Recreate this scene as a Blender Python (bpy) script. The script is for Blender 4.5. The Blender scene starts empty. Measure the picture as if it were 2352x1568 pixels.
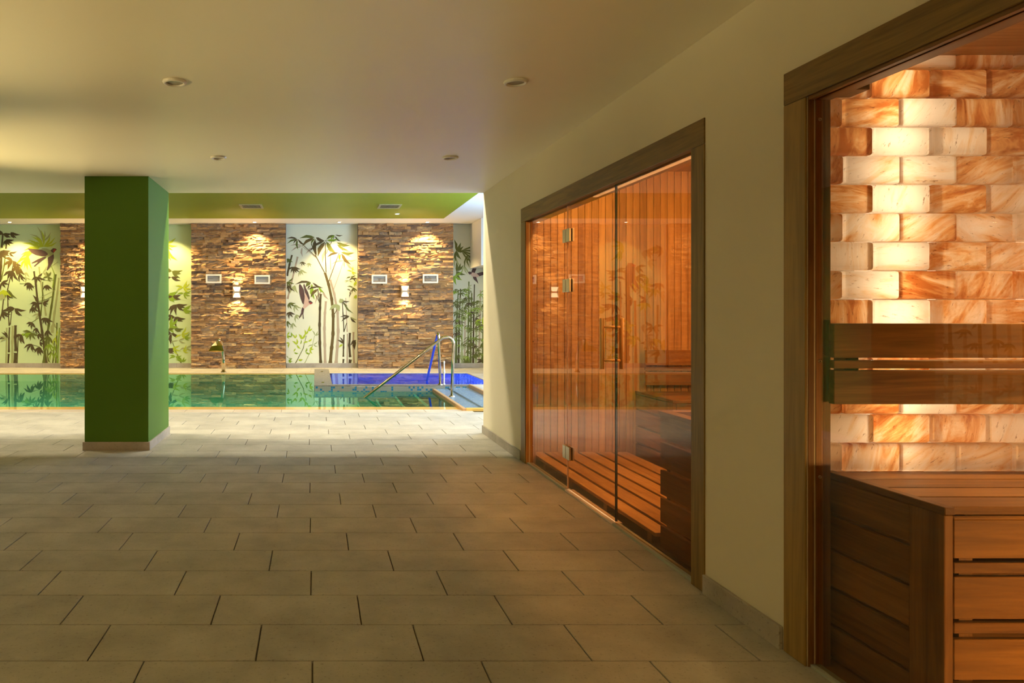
import bpy, bmesh, math, random
from mathutils import Vector

random.seed(7)
scn = bpy.context.scene
COL = scn.collection
R = math.radians

# ------------------------------------------------------------------ camera
# photo frame 2352x1568; focal length and eye height follow from the 60 x 30 cm floor tiles
FPX, PX0, PY0, EYE = 1669.0, 725.0, 716.0, 1.242
cam = bpy.data.cameras.new('camera')
cam.sensor_fit = 'HORIZONTAL'
cam.sensor_width = 36.0
cam.lens = 36.0 * FPX / 2352.0
cam.shift_x = (1176.0 - PX0) / 2352.0
cam.shift_y = -(784.0 - PY0) / 2352.0
cam.clip_start = 0.05
cam_ob = bpy.data.objects.new('camera', cam)
cam_ob.location = (0, 0, EYE)
cam_ob.rotation_euler = (R(90), 0, 0)
COL.objects.link(cam_ob)
scn.camera = cam_ob

# ------------------------------------------------------------------ world, view, sampling comfort
world = bpy.data.worlds.new('world')
scn.world = world
world.use_nodes = True
world.node_tree.nodes['Background'].inputs[0].default_value = (0.55, 0.72, 1.0, 1)
world.node_tree.nodes['Background'].inputs[1].default_value = 0.6
vs = scn.view_settings
vs.view_transform = 'Standard'
vs.look = 'None'
vs.gamma = 1.0
vs.use_curve_mapping = False
vs.exposure = 0.0
cy = scn.cycles
cy.use_denoising = True
cy.max_bounces = 6
cy.diffuse_bounces = 4
cy.glossy_bounces = 3
cy.transmission_bounces = 3
cy.transparent_max_bounces = 8
cy.use_adaptive_sampling = True
cy.adaptive_threshold = 0.12
cy.adaptive_min_samples = 16
cy.sample_clamp_indirect = 4.0
cy.caustics_reflective = False
cy.caustics_refractive = False

WARM = (1.0, 0.72, 0.36)
AMBER = (1.0, 0.62, 0.22)

def add_light(name, kind, loc, power, color, rot=(0, 0, 0), parent=None, **kw):
    d = bpy.data.lights.new(name, kind)
    d.energy = power
    d.color = color
    for k, v in kw.items():
        setattr(d, k, v)
    o = bpy.data.objects.new(name, d)
    o.location = loc
    o.rotation_euler = rot
    COL.objects.link(o)
    if parent:
        o.parent = parent
    return o

# daylight through the side window of the pool hall (built further down, wall X = 4.6)
add_light('window_daylight', 'AREA', (4.75, 11.0, 1.9), 480, (0.48, 0.70, 1.0), (0, R(90), 0),
          shape='RECTANGLE', size=1.8, size_y=4.0)

# ------------------------------------------------------------------ helpers
def px(x, y, Y):
    """photo pixel -> point on the plane at depth Y"""
    return ((x - PX0) * Y / FPX, EYE - (y - PY0) * Y / FPX)

def lin(r, g, b):
    f = lambda c: (c / 255 / 12.92) if c / 255 <= 0.04045 else ((c / 255 + 0.055) / 1.055) ** 2.4
    return (f(r), f(g), f(b), 1)

def box(bm, x0, x1, y0, y1, z0, z1, mi=0):
    v = [bm.verts.new(p) for p in ((x0, y0, z0), (x1, y0, z0), (x1, y1, z0), (x0, y1, z0),
                                   (x0, y0, z1), (x1, y0, z1), (x1, y1, z1), (x0, y1, z1))]
    for q in ((3, 2, 1, 0), (4, 5, 6, 7), (0, 1, 5, 4), (1, 2, 6, 5), (2, 3, 7, 6), (3, 0, 4, 7)):
        f = bm.faces.new([v[i] for i in q])
        f.material_index = mi

def bevel(bm, w, seg=1):
    bmesh.ops.bevel(bm, geom=list(bm.edges), offset=w, segments=seg, affect='EDGES', profile=0.5)

def mesh_of(name, bm, mats, smooth=False):
    me = bpy.data.meshes.new(name)
    bm.normal_update()
    bm.to_mesh(me)
    bm.free()
    for m in (mats if isinstance(mats, (list, tuple)) else [mats]):
        me.materials.append(m)
    if smooth:
        for p in me.polygons:
            p.use_smooth = True
    return me

def link(name, me, parent=None, loc=(0, 0, 0), rot=(0, 0, 0), scale=(1, 1, 1)):
    o = bpy.data.objects.new(name, me)
    o.location = loc
    o.rotation_euler = rot
    o.scale = scale
    COL.objects.link(o)
    if parent:
        o.parent = parent
    return o

def obj(name, bm, mats, parent=None, loc=(0, 0, 0), smooth=False):
    return link(name, mesh_of(name, bm, mats, smooth), parent, loc)

def boxobj(name, x0, x1, y0, y1, z0, z1, mat, parent=None, bev=0.0, seg=1):
    """box whose origin sits at its own centre; coordinates are those of the parent's space at origin"""
    bm = bmesh.new()
    cx, cy_, cz = (x0 + x1) / 2, (y0 + y1) / 2, (z0 + z1) / 2
    box(bm, x0 - cx, x1 - cx, y0 - cy_, y1 - cy_, z0 - cz, z1 - cz)
    if bev:
        bevel(bm, bev, seg)
    off = Vector((0, 0, 0))
    if parent:
        p = parent
        while p:
            off += p.location
            p = p.parent
    return obj(name, bm, mat, parent, (cx - off.x, cy_ - off.y, cz - off.z))

def tag(o, label, cat=None, group=None, kind=None):
    o['label'] = label
    if cat:
        o['category'] = cat
    if group:
        o['group'] = group
    if kind:
        o['kind'] = kind
    return o

def struct(o, label=None):
    o['kind'] = 'structure'
    if label:
        o['label'] = label
    return o

def empty(name, loc, label=None, cat=None, group=None):
    o = bpy.data.objects.new(name, None)
    o.empty_display_size = 0.1
    o.location = loc
    COL.objects.link(o)
    if label:
        tag(o, label, cat, group)
    return o

def tube(bm, pts, rad, seg=10, closed_ends=True):
    pts = [Vector(p) for p in pts]
    rings = []
    up = Vector((0.13, 0.97, 0.21)).normalized()
    for i, p in enumerate(pts):
        if i == 0:
            t = pts[1] - p
        elif i == len(pts) - 1:
            t = p - pts[i - 1]
        else:
            t = (pts[i + 1] - p).normalized() + (p - pts[i - 1]).normalized()
        t.normalize()
        a = t.cross(up)
        if a.length < 1e-3:
            a = t.cross(Vector((1, 0, 0)))
        a.normalize()
        b = t.cross(a)
        r = rad[i] if isinstance(rad, (list, tuple)) else rad
        rings.append([bm.verts.new(p + a * (r * math.cos(2 * math.pi * k / seg)) + b * (r * math.sin(2 * math.pi * k / seg)))
                      for k in range(seg)])
    for A, B in zip(rings, rings[1:]):
        for k in range(seg):
            bm.faces.new((A[k], A[(k + 1) % seg], B[(k + 1) % seg], B[k]))
    if closed_ends:
        bm.faces.new(rings[0][::-1])
        bm.faces.new(rings[-1])

def lathe(bm, prof, seg=24, mi=None):
    """profile of (radius, z) turned about the z axis"""
    rings = []
    for r, z in prof:
        rings.append([bm.verts.new((r * math.cos(2 * math.pi * k / seg), r * math.sin(2 * math.pi * k / seg), z)) for k in range(seg)])
    for n, (A, B) in enumerate(zip(rings, rings[1:])):
        for k in range(seg):
            f = bm.faces.new((A[k], A[(k + 1) % seg], B[(k + 1) % seg], B[k]))
            if mi:
                f.material_index = mi[n]

# ------------------------------------------------------------------ materials
def newmat(name):
    m = bpy.data.materials.new(name)
    m.use_nodes = True
    nt = m.node_tree
    return m, nt, nt.nodes['Principled BSDF']

def N(nt, typ, **kw):
    n = nt.nodes.new(typ)
    for k, v in kw.items():
        setattr(n, k, v)
    return n

def setin(n, **kw):
    for k, v in kw.items():
        n.inputs[k].default_value = v

def plain(name, col, rough=0.6, metal=0.0, spec=0.5):
    m, nt, b = newmat(name)
    b.inputs['Base Color'].default_value = col
    b.inputs['Roughness'].default_value = rough
    b.inputs['Metallic'].default_value = metal
    b.inputs['Specular IOR Level'].default_value = spec
    return m

def paint(name, col, rough=0.7, var=0.06, spec=0.3):
    """wall paint: faint roller mottling and a very fine bump"""
    m, nt, b = newmat(name)
    tc = N(nt, 'ShaderNodeTexCoord')
    no = N(nt, 'ShaderNodeTexNoise')
    setin(no, Scale=1.3, Detail=4.0)
    nt.links.new(tc.outputs['Object'], no.inputs['Vector'])
    rp = N(nt, 'ShaderNodeValToRGB')
    rp.color_ramp.elements[0].position = 0.3
    rp.color_ramp.elements[1].position = 0.7
    rp.color_ramp.elements[0].color = tuple(c * (1 - var) for c in col[:3]) + (1,)
    rp.color_ramp.elements[1].color = col
    nt.links.new(no.outputs['Fac'], rp.inputs['Fac'])
    nt.links.new(rp.outputs['Color'], b.inputs['Base Color'])
    n2 = N(nt, 'ShaderNodeTexNoise')
    setin(n2, Scale=220.0, Detail=2.0)
    nt.links.new(tc.outputs['Object'], n2.inputs['Vector'])
    bp = N(nt, 'ShaderNodeBump')
    setin(bp, Strength=0.04, Distance=0.002)
    nt.links.new(n2.outputs['Fac'], bp.inputs['Height'])
    nt.links.new(bp.outputs['Normal'], b.inputs['Normal'])
    b.inputs['Roughness'].default_value = rough
    b.inputs['Specular IOR Level'].default_value = spec
    return m

def wood(name, dark, light, axis, rough=0.45, scale=1.0, spec=0.4):
    m, nt, b = newmat(name)
    tc = N(nt, 'ShaderNodeTexCoord')
    oi = N(nt, 'ShaderNodeObjectInfo')
    mul = N(nt, 'ShaderNodeMath', operation='MULTIPLY')
    mul.inputs[1].default_value = 37.0
    nt.links.new(oi.outputs['Random'], mul.inputs[0])
    add = N(nt, 'ShaderNodeVectorMath', operation='ADD')
    nt.links.new(tc.outputs['Object'], add.inputs[0])
    nt.links.new(mul.outputs[0], add.inputs[1])
    mp = N(nt, 'ShaderNodeMapping')
    s = [14.0 * scale] * 3
    s['XYZ'.index(axis)] = 0.9 * scale
    mp.inputs['Scale'].default_value = s
    nt.links.new(add.outputs[0], mp.inputs['Vector'])
    no = N(nt, 'ShaderNodeTexNoise')
    setin(no, Scale=1.6, Detail=5.0, Roughness=0.6, Distortion=1.2)
    nt.links.new(mp.outputs['Vector'], no.inputs['Vector'])
    mp2 = N(nt, 'ShaderNodeMapping')
    s2 = [130.0 * scale] * 3
    s2['XYZ'.index(axis)] = 4.0 * scale
    mp2.inputs['Scale'].default_value = s2
    nt.links.new(add.outputs[0], mp2.inputs['Vector'])
    nf = N(nt, 'ShaderNodeTexNoise')
    setin(nf, Scale=1.0, Detail=2.0)
    nt.links.new(mp2.outputs['Vector'], nf.inputs['Vector'])
    mx = N(nt, 'ShaderNodeMath', operation='MULTIPLY_ADD')
    mx.inputs[1].default_value = 0.28
    nt.links.new(nf.outputs['Fac'], mx.inputs[0])
    nt.links.new(no.outputs['Fac'], mx.inputs[2])
    # board to board difference
    rv = N(nt, 'ShaderNodeMath', operation='MULTIPLY_ADD')
    rv.inputs[1].default_value = 0.34
    rv.inputs[2].default_value = -0.31
    nt.links.new(oi.outputs['Random'], rv.inputs[0])
    sm = N(nt, 'ShaderNodeMath', operation='ADD')
    nt.links.new(mx.outputs[0], sm.inputs[0])
    nt.links.new(rv.outputs[0], sm.inputs[1])
    rp = N(nt, 'ShaderNodeValToRGB')
    e = rp.color_ramp.elements
    e[0].position, e[1].position = 0.25, 0.75
    e[0].color, e[1].color = dark, light
    nt.links.new(sm.outputs[0], rp.inputs['Fac'])
    nt.links.new(rp.outputs['Color'], b.inputs['Base Color'])
    bp = N(nt, 'ShaderNodeBump')
    setin(bp, Strength=0.12, Distance=0.002)
    nt.links.new(nf.outputs['Fac'], bp.inputs['Height'])
    nt.links.new(bp.outputs['Normal'], b.inputs['Normal'])
    b.inputs['Roughness'].default_value = rough
    b.inputs['Specular IOR Level'].default_value = spec
    return m

def glass(name, tint):
    """clear pane: straight-through transmission plus a mirror reflection that rises towards grazing (Schlick)"""
    m, nt, b = newmat(name)
    nt.nodes.remove(b)
    out = nt.nodes['Material Output']
    ge = N(nt, 'ShaderNodeNewGeometry')
    dt = N(nt, 'ShaderNodeVectorMath', operation='DOT_PRODUCT')
    nt.links.new(ge.outputs['Incoming'], dt.inputs[0])
    nt.links.new(ge.outputs['Normal'], dt.inputs[1])
    ab = N(nt, 'ShaderNodeMath', operation='ABSOLUTE')
    nt.links.new(dt.outputs['Value'], ab.inputs[0])
    om = N(nt, 'ShaderNodeMath', operation='SUBTRACT')
    om.inputs[0].default_value = 1.0
    nt.links.new(ab.outputs[0], om.inputs[1])
    pw = N(nt, 'ShaderNodeMath', operation='POWER')
    pw.inputs[1].default_value = 5.0
    nt.links.new(om.outputs[0], pw.inputs[0])
    fr = N(nt, 'ShaderNodeMath', operation='MULTIPLY_ADD')
    fr.inputs[1].default_value = 0.957
    fr.inputs[2].default_value = 0.043
    nt.links.new(pw.outputs[0], fr.inputs[0])
    tr = N(nt, 'ShaderNodeBsdfTransparent')
    tr.inputs['Color'].default_value = tint
    gl = N(nt, 'ShaderNodeBsdfGlossy')
    gl.inputs['Roughness'].default_value = 0.0
    mx = N(nt, 'ShaderNodeMixShader')
    nt.links.new(fr.outputs[0], mx.inputs[0])
    nt.links.new(tr.outputs[0], mx.inputs[1])
    nt.links.new(gl.outputs[0], mx.inputs[2])
    nt.links.new(mx.outputs[0], out.inputs['Surface'])
    return m

def emit(name, col, strength):
    m, nt, b = newmat(name)
    b.inputs['Base Color'].default_value = (0.8, 0.8, 0.8, 1)
    b.inputs['Emission Color'].default_value = col
    b.inputs['Emission Strength'].default_value = strength
    return m

def tile_mat(name, base, var=0.10):
    m, nt, b = newmat(name)
    tc = N(nt, 'ShaderNodeTexCoord')
    ge = N(nt, 'ShaderNodeNewGeometry')
    oi = N(nt, 'ShaderNodeObjectInfo')
    n1 = N(nt, 'ShaderNodeTexNoise')
    setin(n1, Scale=3.0, Detail=6.0, Roughness=0.65)
    nt.links.new(ge.outputs['Position'], n1.inputs['Vector'])
    n2 = N(nt, 'ShaderNodeTexNoise')
    setin(n2, Scale=70.0, Detail=3.0, Roughness=0.7)
    nt.links.new(ge.outputs['Position'], n2.inputs['Vector'])
    r1 = N(nt, 'ShaderNodeValToRGB')
    r1.color_ramp.elements[0].position = 0.32
    r1.color_ramp.elements[1].position = 0.68
    r1.color_ramp.elements[0].color = tuple(c * 0.74 for c in base[:3]) + (1,)
    r1.color_ramp.elements[1].color = tuple(min(1, c * 1.08) for c in base[:3]) + (1,)
    nt.links.new(n1.outputs['Fac'], r1.inputs['Fac'])
    r2 = N(nt, 'ShaderNodeValToRGB')
    r2.color_ramp.elements[0].position = 0.30
    r2.color_ramp.elements[1].position = 0.42
    r2.color_ramp.elements[0].color = (0.55, 0.53, 0.5, 1)
    r2.color_ramp.elements[1].color = (1, 1, 1, 1)
    nt.links.new(n2.outputs['Fac'], r2.inputs['Fac'])
    mx = N(nt, 'ShaderNodeMix', data_type='RGBA', blend_type='MULTIPLY')
    mx.inputs[0].default_value = 0.8
    nt.links.new(r1.outputs['Color'], mx.inputs[6])
    nt.links.new(r2.outputs['Color'], mx.inputs[7])
    ad = N(nt, 'ShaderNodeMath', operation='ADD')
    nt.links.new(oi.outputs['Random'], ad.inputs[0])
    nt.links.new(ge.outputs['Random Per Island'], ad.inputs[1])
    frn = N(nt, 'ShaderNodeMath', operation='FRACT')
    nt.links.new(ad.outputs[0], frn.inputs[0])
    mv = N(nt, 'ShaderNodeMath', operation='MULTIPLY_ADD')
    mv.inputs[1].default_value = var
    mv.inputs[2].default_value = 1 - var / 2
    nt.links.new(frn.outputs[0], mv.inputs[0])
    sc = N(nt, 'ShaderNodeVectorMath', operation='SCALE')
    nt.links.new(mx.outputs[2], sc.inputs[0])
    nt.links.new(mv.outputs[0], sc.inputs['Scale'])
    nt.links.new(sc.outputs[0], b.inputs['Base Color'])
    bp = N(nt, 'ShaderNodeBump')
    setin(bp, Strength=0.15, Distance=0.003)
    nt.links.new(n2.outputs['Fac'], bp.inputs['Height'])
    nt.links.new(bp.outputs['Normal'], b.inputs['Normal'])
    b.inputs['Roughness'].default_value = 0.55
    b.inputs['Specular IOR Level'].default_value = 0.35
    return m

def stone_mat():
    m, nt, b = newmat('ledge_stone')
    ge = N(nt, 'ShaderNodeNewGeometry')
    oi = N(nt, 'ShaderNodeObjectInfo')
    ad = N(nt, 'ShaderNodeMath', operation='ADD')
    nt.links.new(oi.outputs['Random'], ad.inputs[0])
    nt.links.new(ge.outputs['Random Per Island'], ad.inputs[1])
    frn = N(nt, 'ShaderNodeMath', operation='FRACT')
    nt.links.new(ad.outputs[0], frn.inputs[0])
    n1 = N(nt, 'ShaderNodeTexNoise')
    setin(n1, Scale=9.0, Detail=6.0, Roughness=0.7, Distortion=0.6)
    mp = N(nt, 'ShaderNodeMapping')
    mp.inputs['Scale'].default_value = (1, 1, 2.4)
    nt.links.new(ge.outputs['Position'], mp.inputs['Vector'])
    nt.links.new(mp.outputs['Vector'], n1.inputs['Vector'])
    mixf = N(nt, 'ShaderNodeMath', operation='MULTIPLY_ADD')
    mixf.inputs[1].default_value = 0.62
    nt.links.new(frn.outputs[0], mixf.inputs[0])
    hv = N(nt, 'ShaderNodeMath', operation='MULTIPLY_ADD')
    hv.inputs[1].default_value = 0.75
    hv.inputs[2].default_value = -0.2
    nt.links.new(n1.outputs['Fac'], hv.inputs[0])
    nt.links.new(hv.outputs[0], mixf.inputs[2])
    rp = N(nt, 'ShaderNodeValToRGB')
    cr = rp.color_ramp
    cols = [(0.0, lin(62, 56, 54)), (0.18, lin(120, 100, 84)), (0.36, lin(168, 128, 88)), (0.52, lin(198, 158, 106)),
            (0.68, lin(142, 122, 104)), (0.84, lin(216, 180, 126)), (1.0, lin(232, 208, 164))]
    cr.elements[0].position, cr.elements[0].color = cols[0]
    cr.elements[1].position, cr.elements[1].color = cols[-1]
    for p, c in cols[1:-1]:
        cr.elements.new(p).color = c
    nt.links.new(mixf.outputs[0], rp.inputs['Fac'])
    nt.links.new(rp.outputs['Color'], b.inputs['Base Color'])
    n2 = N(nt, 'ShaderNodeTexNoise')
    setin(n2, Scale=38.0, Detail=5.0)
    nt.links.new(mp.outputs['Vector'], n2.inputs['Vector'])
    bp = N(nt, 'ShaderNodeBump')
    setin(bp, Strength=0.6, Distance=0.012)
    nt.links.new(n2.outputs['Fac'], bp.inputs['Height'])
    nt.links.new(bp.outputs['Normal'], b.inputs['Normal'])
    b.inputs['Roughness'].default_value = 0.8
    b.inputs['Specular IOR Level'].default_value = 0.25
    return m

def salt_mat():
    """rock salt: light from behind shows through; rust-coloured veins differ from brick to brick"""
    m, nt, b = newmat('rock_salt')
    nt.nodes.remove(b)
    out = nt.nodes['Material Output']
    tc = N(nt, 'ShaderNodeTexCoord')
    oi = N(nt, 'ShaderNodeObjectInfo')
    # own direction of veins for each brick
    ang = N(nt, 'ShaderNodeMath', operation='MULTIPLY_ADD')
    ang.inputs[1].default_value = 2.2
    ang.inputs[2].default_value = -0.5
    nt.links.new(oi.outputs['Random'], ang.inputs[0])
    rot = N(nt, 'ShaderNodeVectorRotate', rotation_type='Y_AXIS')
    nt.links.new(tc.outputs['Object'], rot.inputs['Vector'])
    nt.links.new(ang.outputs[0], rot.inputs['Angle'])
    of = N(nt, 'ShaderNodeMath', operation='MULTIPLY')
    of.inputs[1].default_value = 91.0
    nt.links.new(oi.outputs['Random'], of.inputs[0])
    ad = N(nt, 'ShaderNodeVectorMath', operation='ADD')
    nt.links.new(rot.outputs['Vector'], ad.inputs[0])
    nt.links.new(of.outputs[0], ad.inputs[1])
    mp = N(nt, 'ShaderNodeMapping')
    mp.inputs['Scale'].default_value = (4.5, 10, 17)
    nt.links.new(ad.outputs[0], mp.inputs['Vector'])
    n1 = N(nt, 'ShaderNodeTexNoise')
    setin(n1, Scale=1.0, Detail=6.0, Roughness=0.62, Distortion=0.9)
    nt.links.new(mp.outputs['Vector'], n1.inputs['Vector'])
    # per-brick shift towards clear or rusty
    r2 = N(nt, 'ShaderNodeMath', operation='MULTIPLY')
    r2.inputs[1].default_value = 7.31
    nt.links.new(oi.outputs['Random'], r2.inputs[0])
    fr = N(nt, 'ShaderNodeMath', operation='FRACT')
    nt.links.new(r2.outputs[0], fr.inputs[0])
    sh = N(nt, 'ShaderNodeMath', operation='MULTIPLY_ADD')
    sh.inputs[1].default_value = 0.36
    sh.inputs[2].default_value = -0.19
    nt.links.new(fr.outputs[0], sh.inputs[0])
    su = N(nt, 'ShaderNodeMath', operation='ADD')
    nt.links.new(n1.outputs['Fac'], su.inputs[0])
    nt.links.new(sh.outputs[0], su.inputs[1])
    rp = N(nt, 'ShaderNodeValToRGB')
    cr = rp.color_ramp
    cr.elements[0].position, cr.elements[0].color = 0.25, (0.55, 0.17, 0.035, 1)
    cr.elements[1].position, cr.elements[1].color = 0.62, (1.0, 0.88, 0.72, 1)
    cr.elements.new(0.36).color = (0.84, 0.42, 0.14, 1)
    cr.elements.new(0.46).color = (0.95, 0.68, 0.42, 1)
    nt.links.new(su.outputs[0], rp.inputs['Fac'])
    # dark mineral specks
    n3 = N(nt, 'ShaderNodeTexNoise')
    setin(n3, Scale=6.0, Detail=5.0, Roughness=0.75)
    nt.links.new(mp.outputs['Vector'], n3.inputs['Vector'])
    r3 = N(nt, 'ShaderNodeValToRGB')
    r3.color_ramp.elements[0].position, r3.color_ramp.elements[0].color = 0.33, (0.28, 0.12, 0.05, 1)
    r3.color_ramp.elements[1].position, r3.color_ramp.elements[1].color = 0.40, (1, 1, 1, 1)
    nt.links.new(n3.outputs['Fac'], r3.inputs['Fac'])
    mx = N(nt, 'ShaderNodeMix', data_type='RGBA', blend_type='MULTIPLY')
    mx.inputs[0].default_value = 0.8
    nt.links.new(rp.outputs['Color'], mx.inputs[6])
    nt.links.new(r3.outputs['Color'], mx.inputs[7])
    bp = N(nt, 'ShaderNodeBump')
    setin(bp, Strength=0.35, Distance=0.006)
    nt.links.new(n1.outputs['Fac'], bp.inputs['Height'])
    tl = N(nt, 'ShaderNodeBsdfTranslucent')
    nt.links.new(mx.outputs[2], tl.inputs['Color'])
    df = N(nt, 'ShaderNodeBsdfDiffuse')
    nt.links.new(mx.outputs[2], df.inputs['Color'])
    nt.links.new(bp.outputs['Normal'], df.inputs['Normal'])
    ms = N(nt, 'ShaderNodeMixShader')
    ms.inputs[0].default_value = 0.10
    nt.links.new(tl.outputs[0], ms.inputs[1])
    nt.links.new(df.outputs[0], ms.inputs[2])
    gl = N(nt, 'ShaderNodeBsdfGlossy')
    gl.inputs['Roughness'].default_value = 0.35
    nt.links.new(bp.outputs['Normal'], gl.inputs['Normal'])
    m2 = N(nt, 'ShaderNodeMixShader')
    m2.inputs[0].default_value = 0.04
    nt.links.new(ms.outputs[0], m2.inputs[1])
    nt.links.new(gl.outputs[0], m2.inputs[2])
    nt.links.new(m2.outputs[0], out.inputs['Surface'])
    return m

def mosaic(name, c1, c2, mortar, size, bias=0.0, rough=0.25):
    m, nt, b = newmat(name)
    ge = N(nt, 'ShaderNodeNewGeometry')
    # lay the grid on whichever plane the face lies in
    sp = N(nt, 'ShaderNodeSeparateXYZ')
    nt.links.new(ge.outputs['Position'], sp.inputs[0])
    sn = N(nt, 'ShaderNodeSeparateXYZ')
    nt.links.new(ge.outputs['True Normal'], sn.inputs[0])
    def absgt(sock):
        a = N(nt, 'ShaderNodeMath', operation='ABSOLUTE')
        nt.links.new(sock, a.inputs[0])
        g = N(nt, 'ShaderNodeMath', operation='GREATER_THAN')
        g.inputs[1].default_value = 0.7
        nt.links.new(a.outputs[0], g.inputs[0])
        return g.outputs[0]
    xn, zn = absgt(sn.outputs['X']), absgt(sn.outputs['Z'])
    mu = N(nt, 'ShaderNodeMix', data_type='FLOAT')
    nt.links.new(xn, mu.inputs[0]); nt.links.new(sp.outputs['X'], mu.inputs[2]); nt.links.new(sp.outputs['Y'], mu.inputs[3])
    mv = N(nt, 'ShaderNodeMix', data_type='FLOAT')
    nt.links.new(zn, mv.inputs[0]); nt.links.new(sp.outputs['Z'], mv.inputs[2]); nt.links.new(sp.outputs['Y'], mv.inputs[3])
    cb = N(nt, 'ShaderNodeCombineXYZ')
    nt.links.new(mu.outputs[0], cb.inputs[0]); nt.links.new(mv.outputs[0], cb.inputs[1])
    cell = N(nt, 'ShaderNodeVectorMath', operation='SCALE')
    cell.inputs['Scale'].default_value = 1.0 / size
    nt.links.new(cb.outputs[0], cell.inputs[0])
    fl = N(nt, 'ShaderNodeVectorMath', operation='FLOOR')
    nt.links.new(cell.outputs[0], fl.inputs[0])
    wn = N(nt, 'ShaderNodeTexWhiteNoise', noise_dimensions='2D')
    nt.links.new(fl.outputs[0], wn.inputs['Vector'])
    gt = N(nt, 'ShaderNodeMath', operation='LESS_THAN')
    gt.inputs[1].default_value = 0.5 + bias
    nt.links.new(wn.outputs['Value'], gt.inputs[0])
    cm = N(nt, 'ShaderNodeMix', data_type='RGBA')
    cm.inputs[6].default_value = c1
    cm.inputs[7].default_value = c2
    nt.links.new(gt.outputs[0], cm.inputs[0])
    br = N(nt, 'ShaderNodeTexBrick', offset=0.0, squash=1.0)
    setin(br, Mortar=mortar, Scale=1.0)
    nt.links.new(cm.outputs[2], br.inputs['Color1'])
    nt.links.new(cm.outputs[2], br.inputs['Color2'])
    br.inputs['Brick Width'].default_value = size
    br.inputs['Row Height'].default_value = size
    br.inputs['Mortar Size'].default_value = size * 0.05
    nt.links.new(cb.outputs[0], br.inputs['Vector'])
    nt.links.new(br.outputs['Color'], b.inputs['Base Color'])
    b.inputs['Roughness'].default_value = rough
    return m

M = {}
M['white'] = paint('white_wall_paint', (0.80, 0.74, 0.57, 1))
M['hall'] = paint('pool_hall_paint', (0.88, 0.87, 0.86, 1), rough=0.55, var=0.02)
M['ceil'] = paint('ceiling_paint', (0.88, 0.83, 0.66, 1), rough=0.38, var=0.02, spec=0.6)
M['green_col'] = paint('column_green_paint', (0.085, 0.20, 0.012, 1), rough=0.55)
M['green_ceil'] = paint('ceiling_green_paint', (0.27, 0.32, 0.012, 1), rough=0.5)
M['tile'] = tile_mat('floor_tile', (0.45, 0.435, 0.385, 1))
M['coping'] = tile_mat('coping_tile', (0.55, 0.47, 0.38, 1))
M['wet'] = plain('wet_beige_ledge', (0.70, 0.47, 0.13, 1), rough=0.05)
M['grout'] = plain('floor_grout', (0.16, 0.135, 0.10, 1), rough=0.9, spec=0.1)
M['skirt'] = tile_mat('skirting_tile', (0.44, 0.40, 0.34, 1))
M['stone'] = stone_mat()
M['mortar'] = plain('stone_backing', (0.06, 0.045, 0.035, 1), rough=0.95, spec=0.1)
M['off_white'] = plain('off_white_plastic', (0.80, 0.78, 0.72, 1), rough=0.4)
M['lamp_dark'] = plain('unlit_lamp_glass', (0.34, 0.31, 0.25, 1), rough=0.25)
M['louvre'] = plain('louvre_metal', (0.80, 0.78, 0.76, 1), rough=0.35)
M['grille_dark'] = plain('grille_void', (0.03, 0.03, 0.025, 1), rough=0.8)
M['grille_frame'] = plain('grille_frame_paint', (0.45, 0.42, 0.22, 1), rough=0.45)
M['steel'] = plain('polished_steel', (0.62, 0.53, 0.40, 1), rough=0.12, metal=1.0)
M['brushed'] = plain('brushed_steel', (0.66, 0.62, 0.50, 1), rough=0.32, metal=1.0)
M['channel'] = plain('glass_channel_metal', (0.42, 0.44, 0.36, 1), rough=0.5)
M['pale'] = plain('pale_threshold', (0.86, 0.70, 0.58, 1), rough=0.45)
M['rubber'] = plain('dark_seal', (0.012, 0.010, 0.008, 1), rough=0.7)
M['sauna_glass'] = glass('sauna_glass', (0.80, 0.62, 0.42, 1))
M['salt_glass'] = glass('clear_glass', (0.97, 0.98, 0.97, 1))
M['bronze_glass'] = glass('bronze_glass', (0.91, 0.85, 0.76, 1))
M['salt'] = salt_mat()
OAK_D, OAK_L = (0.15, 0.085, 0.020, 1), (0.36, 0.22, 0.055, 1)
SAU_D, SAU_L = (0.32, 0.145, 0.040, 1), (0.66, 0.38, 0.140, 1)
for ax in 'XYZ':
    M['oak' + ax] = wood('casing_oak_' + ax, OAK_D, OAK_L, ax)
    M['sau' + ax] = wood('sauna_wood_' + ax, SAU_D, SAU_L, ax)
    M['ben' + ax] = wood('bench_wood_' + ax, (0.13, 0.050, 0.009, 1), (0.34, 0.155, 0.032, 1), ax, rough=0.4)
M['pool_tile'] = mosaic('pool_mosaic', (0.08, 0.50, 0.30, 1), (0.14, 0.60, 0.40, 1), (0.3, 0.6, 0.45, 1), 0.025)
M['pool_wall'] = mosaic('pool_side_mosaic', (0.26, 0.22, 0.12, 1), (0.34, 0.30, 0.17, 1), (0.4, 0.36, 0.26, 1), 0.025)
M['spa_face'] = mosaic('spa_band_mosaic', (0.23, 0.26, 0.22, 1), (0.015, 0.15, 0.28, 1), (0.22, 0.24, 0.20, 1), 0.034, bias=-0.22)
M['spa_top'] = mosaic('pebble_mosaic', (0.15, 0.145, 0.125, 1), (0.24, 0.225, 0.19, 1), (0.11, 0.10, 0.09, 1), 0.02, rough=0.5)
M['blue_mosaic'] = mosaic('blue_step_mosaic', (0.11, 0.20, 0.32, 1), (0.17, 0.27, 0.38, 1), (0.3, 0.33, 0.36, 1), 0.022)
M['spa_in'] = mosaic('spa_inside_mosaic', (0.30, 0.42, 0.75, 1), (0.45, 0.55, 0.80, 1), (0.6, 0.62, 0.7, 1), 0.03)
M['nosing'] = plain('step_nosing_tile', (0.50, 0.30, 0.14, 1), rough=0.4)

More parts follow.
